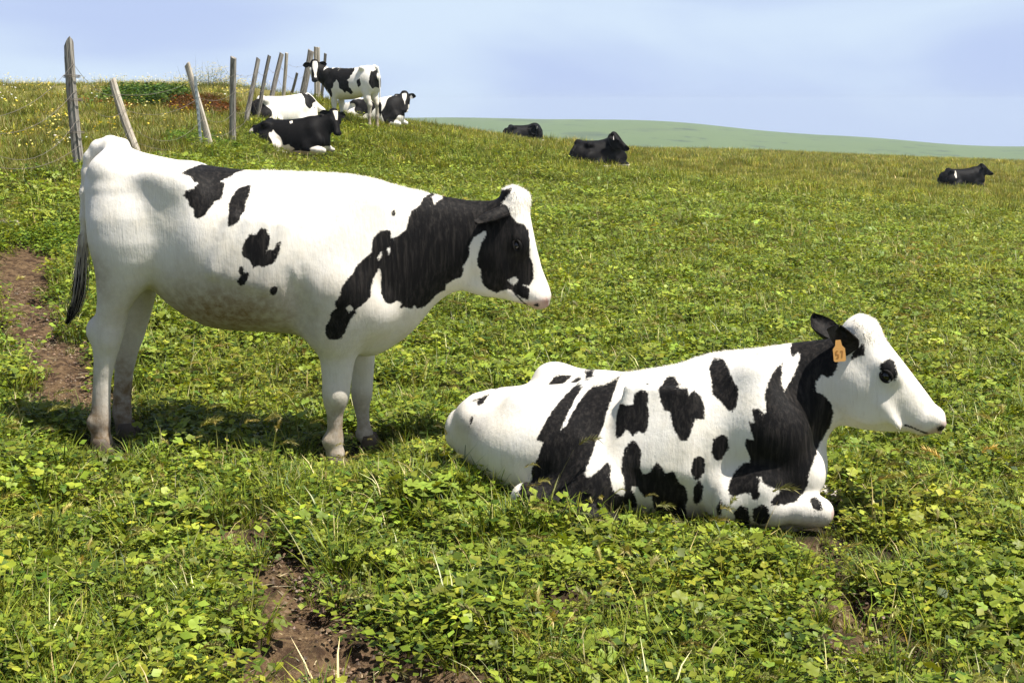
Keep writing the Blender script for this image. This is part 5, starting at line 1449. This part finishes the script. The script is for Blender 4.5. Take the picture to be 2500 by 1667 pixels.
def tall_spot(x, y):
    c = COWS[1]; q = c.P3(1215, 1130, .45); w = c.loc + c.ex * q[0] + c.ey * q[1]
    lx = (x - w.x) * c.ex.x + (y - w.y) * c.ex.y; ly = (x - w.x) * c.ey.x + (y - w.y) * c.ey.y
    return np.hypot(lx / .42, ly / .28) < 1
def tint(r_, n, base=(1, 1, 1), amt=.22, hue=.10):
    k = 1.2 * np.exp(r_.normal(0, amt, (n, 1))); h = r_.normal(0, hue, (n, 1))
    return np.clip(np.array(base) * k * np.hstack([1 + h, np.ones((n, 1)), 1 - h]), .1, 3)
def field(x, y): return hill_side(x, y) < 0.0
# patchiness shared by all layers: where grass beats mallow, where it is lush, where it is dry
def lush(x, y): return 0.5 + 0.5 * wob(x, y, 1.6, 8, 1) 
def dryness(x, y):
    r = np.hypot(x, y); az = np.arctan2(x, y)
    return np.clip(sstep(14, 40, r) * .60 + .25 * wob(x, y, 2.3, 8, 3) + .10 * sstep(.1, .35, az) * sstep(8, 16, r), 0, 1)
def layer(n, r0, r1, seed, s0, s1, prob, base=(1, 1, 1), dry_to=(1.45, 1.15, 1.15), margin=0.0, amt=.26, side=None, hue=.055):
    x, y, r_ = sector(n, r0, r1, seed=seed)
    hs = hill_side(x, y)
    ok = (hs < 0) if side is None else ((hs >= 0) if side == 'hill' else np.ones(len(x), bool))
    ok &= path_d(x, y) > margin
    md = 0.5 + 0.5 * wob(x, y, .55, 8, 3)
    rr_ = np.hypot(x, y); gap = np.where(rr_ < 26, .35 + .65 * sstep(.05, .40, md), 1)
    ok &= r_.uniform(0, 1, len(x)) < prob(x, y) * gap
    x, y = x[ok], y[ok]; k = free_of_cows(x, y); x, y = x[k], y[k]
    dr = dryness(x, y)[:, None]
    T = tint(r_, len(x), base, amt, hue) * (1 + (np.array(dry_to) - 1) * dr)
    S = r_.uniform(s0, s1, len(x)); S = S * (.70 + .55 * np.clip(.5 + .5 * wob(x, y, .55, 8, 3), 0, 1)); S = np.where(trampled(x, y), S * .5, S) * np.where(tall_spot(x, y), 1.18, 1)
    return x, y, S, T
one = lambda x, y: np.ones(len(x))
G_COLS = [(GREEN, 5), (YGREEN, 4), (DEEP, 2), (OLIVE, 2), (STRAW, .8)]
grassA = tufts(10, 26, .055, .06, .17, .0050, G_COLS, 'grass_tuft')
grassB = tufts(8, 90, .26, .08, .20, .011, [(GREEN, 4), (YGREEN, 4), (DEEP, 2), (OLIVE, 4), (STRAW, .8)], 'grass_clump', seg=2)
dryC = tufts(8, 80, .24, .10, .26, .009, [(OLIVE, 4), (STRAW, 1.3), (TAN, 2.4), (YGREEN, 2), (GREEN, 2.5)], 'dry_clump', seg=2)
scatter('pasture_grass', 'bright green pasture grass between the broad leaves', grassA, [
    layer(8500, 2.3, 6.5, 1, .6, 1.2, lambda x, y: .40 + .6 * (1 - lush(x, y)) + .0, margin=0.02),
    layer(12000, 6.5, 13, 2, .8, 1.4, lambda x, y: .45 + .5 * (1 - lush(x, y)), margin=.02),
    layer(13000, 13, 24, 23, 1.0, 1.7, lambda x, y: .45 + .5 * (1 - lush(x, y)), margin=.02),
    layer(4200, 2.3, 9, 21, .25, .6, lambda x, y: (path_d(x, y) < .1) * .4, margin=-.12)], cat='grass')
scatter('distant_grass', 'yellow green grass covering the far pasture', grassB, [
    layer(4500, 12, 24, 3, .55, .9, lambda x, y: .6 * one(x, y), (1.0, 1.05, .9)),
    layer(16000, 24, 48, 4, .8, 1.3, lambda x, y: one(x, y), (1.0, 1.05, .9)),
    layer(13000, 48, 118, 5, 1.2, 2.0, one, (1.0, 1.03, .95))], cat='grass')
mal = mallows(10)
scatter('mallow_plants', 'low mallow plants with round lobed leaves carpeting the pasture', mal, [
    layer(4600, 2.3, 6.5, 6, .55, 1.1, lambda x, y: .10 + .75 * lush(x, y) ** 1.5, margin=.08, dry_to=(1.2, 1, 1)),
    layer(11000, 6.5, 13, 7, .65, 1.15, lambda x, y: .25 + .65 * lush(x, y), margin=.08, dry_to=(1.2, 1, 1)),
    layer(17000, 13, 30, 8, .95, 1.5, lambda x, y: (.30 + .65 * lush(x, y)) * (1 - .85 * sstep(17, 29, np.hypot(x, y))), margin=.05, dry_to=(1.3, 1.05, 1))], cat='mallow')
hb = herbs(10)
scatter('small_herbs', 'small leafy weeds close to the soil', hb, [
    layer(7500, 2.3, 6.5, 9, .7, 1.25, lambda x, y: .8 * one(x, y), margin=.04),
    layer(17000, 6.5, 14, 10, .8, 1.5, lambda x, y: .8 * one(x, y), margin=.03),
    layer(18000, 14, 34, 24, 1.2, 2.0, lambda x, y: .8 * one(x, y), margin=.03),
    layer(1600, 2.3, 9, 22, .3, .6, lambda x, y: (path_d(x, y) < .1) * .4, margin=-.10)], cat='weeds')
fx = foxtails(8)
scatter('foxtail_grass', 'nodding foxtail seed heads standing above the grass', fx, [
    layer(700, 2.4, 7, 11, .8, 1.25, lambda x, y: .5 + .5 * (x > .5), margin=.03),
    layer(900, 7, 16, 12, .9, 1.3, one, margin=.03)], cat='grass')
scatter('dry_hill_grass', 'tawny dry grass on the slope beyond the fence', dryC, [
    layer(11000, 7, 30, 13, .5, 1.0, one, (.95, 1.0, .9), (1.1, 1, .9), side='hill', amt=.3),
    layer(13000, 30, 95, 14, .6, 1.05, one, (.95, 1.0, .85), (1.1, 1, .9), side='hill', amt=.3),
    layer(7000, 24, 118, 15, .8, 1.5, lambda x, y: .5 * one(x, y), (1.1, 1.1, .8), (1.1, 1, .9), amt=.25)], cat='grass')
yf = flowers(6, [(.60, .46, .04), (.60, .52, .12), (.58, .54, .24)], .014, 11)
wf = flowers(4, [(.52, .51, .44)], .016, 6)
def blooms(x, y):
    p = 0.25 + .9 * np.clip(wob(x, y, 5, 8, 2), 0, 1)
    return p * (0.5 + 0.5 * (hill_side(x, y) > .5))
scatter('yellow_wildflowers', 'yellow wild flowers scattered over the slope beyond the fence', yf, [layer(2600, 12, 42, 16, .8, 1.3, blooms, amt=.05, hue=.02, dry_to=(1, 1, 1), side='hill')], cat='wildflowers')
scatter('white_wildflowers', 'white wild flowers in small drifts on the slope', wf, [layer(900, 16, 40, 17, .8, 1.2, lambda x, y: np.clip(wob(x, y, 4, 8, 4) - .1, 0, 1), amt=.05, hue=.02, dry_to=(1, 1, 1), side='hill')], cat='wildflowers')
# dark green and rust red weed patches on the slope, seen between the posts
def patch_layer(px0, py0, px1, py1, d, n, base, s0, s1, seed, thick=2.6):
    r_ = np.random.default_rng(seed)
    x0, x1 = at(px0, 300, d).x, at(px1, 300, d).x
    t = r_.uniform(-1, 1, n); q = r_.normal(0, .45, n)
    x = (x0 + x1) / 2 + (x1 - x0) / 2 * t; y = d + thick * q * np.sqrt(np.clip(1 - t * t, 0, 1))
    return x, y, r_.uniform(s0, s1, n), tint(r_, n, base, .15, .05)
bushy = herbs(5, 90, .22, .22, .03, .06)
scatter('dark_weed_patch', 'dark green low weeds on the slope between the posts', bushy, [patch_layer(290, 230, 430, 250, 27.5, 170, (.45, .62, .9), 1.0, 1.7, 31)], cat='weeds')
scatter('rust_red_sorrel', 'rust red sorrel patch on the slope behind the leaning post', bushy, [patch_layer(420, 225, 560, 250, 27.0, 260, (.80, .24, .45), .7, 1.1, 32, 1.7), patch_layer(200, 250, 330, 262, 25.5, 60, (1.2, .32, .5), .6, .9, 33, 1.0)], cat='weeds')
scatter('green_weed_patch', 'fresh green weeds at the foot of the leaning posts', bushy, [patch_layer(400, 330, 560, 350, 20.8, 120, (.75, 1.0, .9), .5, .9, 34, 1.2), patch_layer(60, 560, 200, 590, 11.2, 130, (1, 1.1, 1), .4, .7, 35, 1.0)], cat='weeds')

def clods(n):
    out = []
    for k in range(n):
        l = Leaves(); r = random.Random(k)
        for i in range(9):
            c = Vector((r.gauss(0, .06), r.gauss(0, .06), 0)); s = r.uniform(.002, .009); q = [c + Vector((math.cos(g) * s * r.uniform(.7, 1.3), math.sin(g) * s * r.uniform(.7, 1.3), s * r.uniform(-.2, .3))) for g in [j * 1.047 for j in range(6)]]
            t = c + Vector((r.uniform(-.3, .3) * s, r.uniform(-.3, .3) * s, s * r.uniform(.6, 1.1))); col = jit((.15, .10, .062), .35)
            for j in range(6): l.poly([q[j], q[(j + 1) % 6], t], col)
        for i in range(1):
            a = r.uniform(0, 6.28); l.blade((r.gauss(0, .07), r.gauss(0, .07), .006), a, r.uniform(.02, .05), .0035, 1.45, .2, jit((.50, .42, .26)), 2)
        o = l.obj(f'clod_{k}', M_GRASS); o.data.polygons.foreach_set('use_smooth', np.zeros(len(o.data.polygons), dtype=bool)); out.append(o)
    return coll('clod', out)
scatter('soil_crumbs', 'crumbs of soil and bits of straw on the trodden path', clods(6), [layer(16000, 2.3, 10, 41, .6, 1.5, lambda x, y: (path_d(x, y) < .06) * .8, margin=-.5, dry_to=(1, 1, 1), hue=.02)], cat='soil')
# flowering bush on the skyline
def bush():
    x, y = at(510, 200, 32).x, 32.0; z = gz(x, y)
    root = bpy.data.objects.new('flowering_bush', None); COL.objects.link(root); root.location = (x, y, z)
    tag(root, 'pale green bush with yellow flowers on the skyline behind the posts', 'bush')
    l, s, f = Leaves(), Leaves(), Leaves(); r = random.Random(9)
    for i in range(90):
        a = r.uniform(0, 6.28); rr = math.sqrt(r.random()); bx, by = .95 * rr * math.cos(a), .6 * rr * math.sin(a); H = (.62 - .45 * rr * rr) * r.uniform(.6, 1.15)
        s.blade((bx * .5, by * .5, 0), math.atan2(by, bx), H * 1.25, .010, .25 + .5 * rr, .2, jit((.10, .13, .04)), 3)
        for q in range(16):
            t = r.uniform(.2, 1); p = (bx * (.5 + .5 * t) + r.gauss(0, .06), by * (.5 + .5 * t) + r.gauss(0, .06), H * t + r.gauss(0, .03))
            l.leaflet(p, r.uniform(.03, .06), .025, r.uniform(0, 6.28), r.uniform(-.2, .8), jit((.17, .21, .06), .3))
        for q in range(5):
            t = r.uniform(.75, 1.1); p = Vector((bx * (.5 + .5 * t) + r.gauss(0, .07), by * (.5 + .5 * t) + r.gauss(0, .07), max(.05, H * t)))
            for g in range(4): f.leaflet(p, .026, .022, g * 1.57, .3, jit((.82, .66, .14), .12))
    for i in range(14):
        a = r.uniform(0, 6.28); s.blade((r.uniform(-.7, .7), r.uniform(-.3, .3), .2), a, r.uniform(.5, .75), .006, r.uniform(.1, .6), .5, (.14, .13, .07), 3)
    for nm, q, m in (('stems', s, M_PLAIN), ('foliage', l, M_PLAIN), ('blossom', f, M_PLAIN)):
        me = mesh_from(nm, q.V, q.F, [m]); cattr(me, 'col', q.C); o = add_obj(nm, me, root); o['kind'] = 'stuff'
def mat_plain_leaf():
    m, N, L = new_mat('bush_leaf')
    a = N.new('ShaderNodeAttribute'); a.attribute_name = 'col'
    b = bsdf(N, L, a.outputs['Color'], .55, None, .2); tr = N.new('ShaderNodeBsdfTranslucent'); L.new(a.outputs['Color'], tr.inputs['Color'])
    mx = N.new('ShaderNodeMixShader'); mx.inputs[0].default_value = .35; L.new(b.outputs[0], mx.inputs[1]); L.new(tr.outputs[0], mx.inputs[2]); finish(N, L, mx.outputs[0]); return m
M_PLAIN = mat_plain_leaf()
bush()

# ------------------------------------------------------------------ sea air between here and the far hill
def haze():
    s = 1400; lo, hi = -138, 6.0
    V = [(x, y, z) for z in (lo, hi) for x, y in ((-s, -s), (s, -s), (s, s), (-s, s))]
    Fc = [(3, 2, 1, 0), (4, 5, 6, 7), (0, 1, 5, 4), (1, 2, 6, 5), (2, 3, 7, 6), (3, 0, 4, 7)]
    m = bpy.data.materials.new('sea_haze'); m.use_nodes = True; N, L = m.node_tree.nodes, m.node_tree.links; N.clear()
    v = N.new('ShaderNodeVolumePrincipled'); v.inputs['Color'].default_value = (.76, .88, 1, 1); v.inputs['Density'].default_value = 0.00038; v.inputs['Anisotropy'].default_value = 0.0
    o_ = N.new('ShaderNodeOutputMaterial'); L.new(v.outputs[0], o_.inputs['Volume'])
    o = add_obj('haze', mesh_from('haze', V, Fc, [m], False)); tag(o, 'pale sea haze hanging over the far hills', 'haze', kind='stuff')
haze()
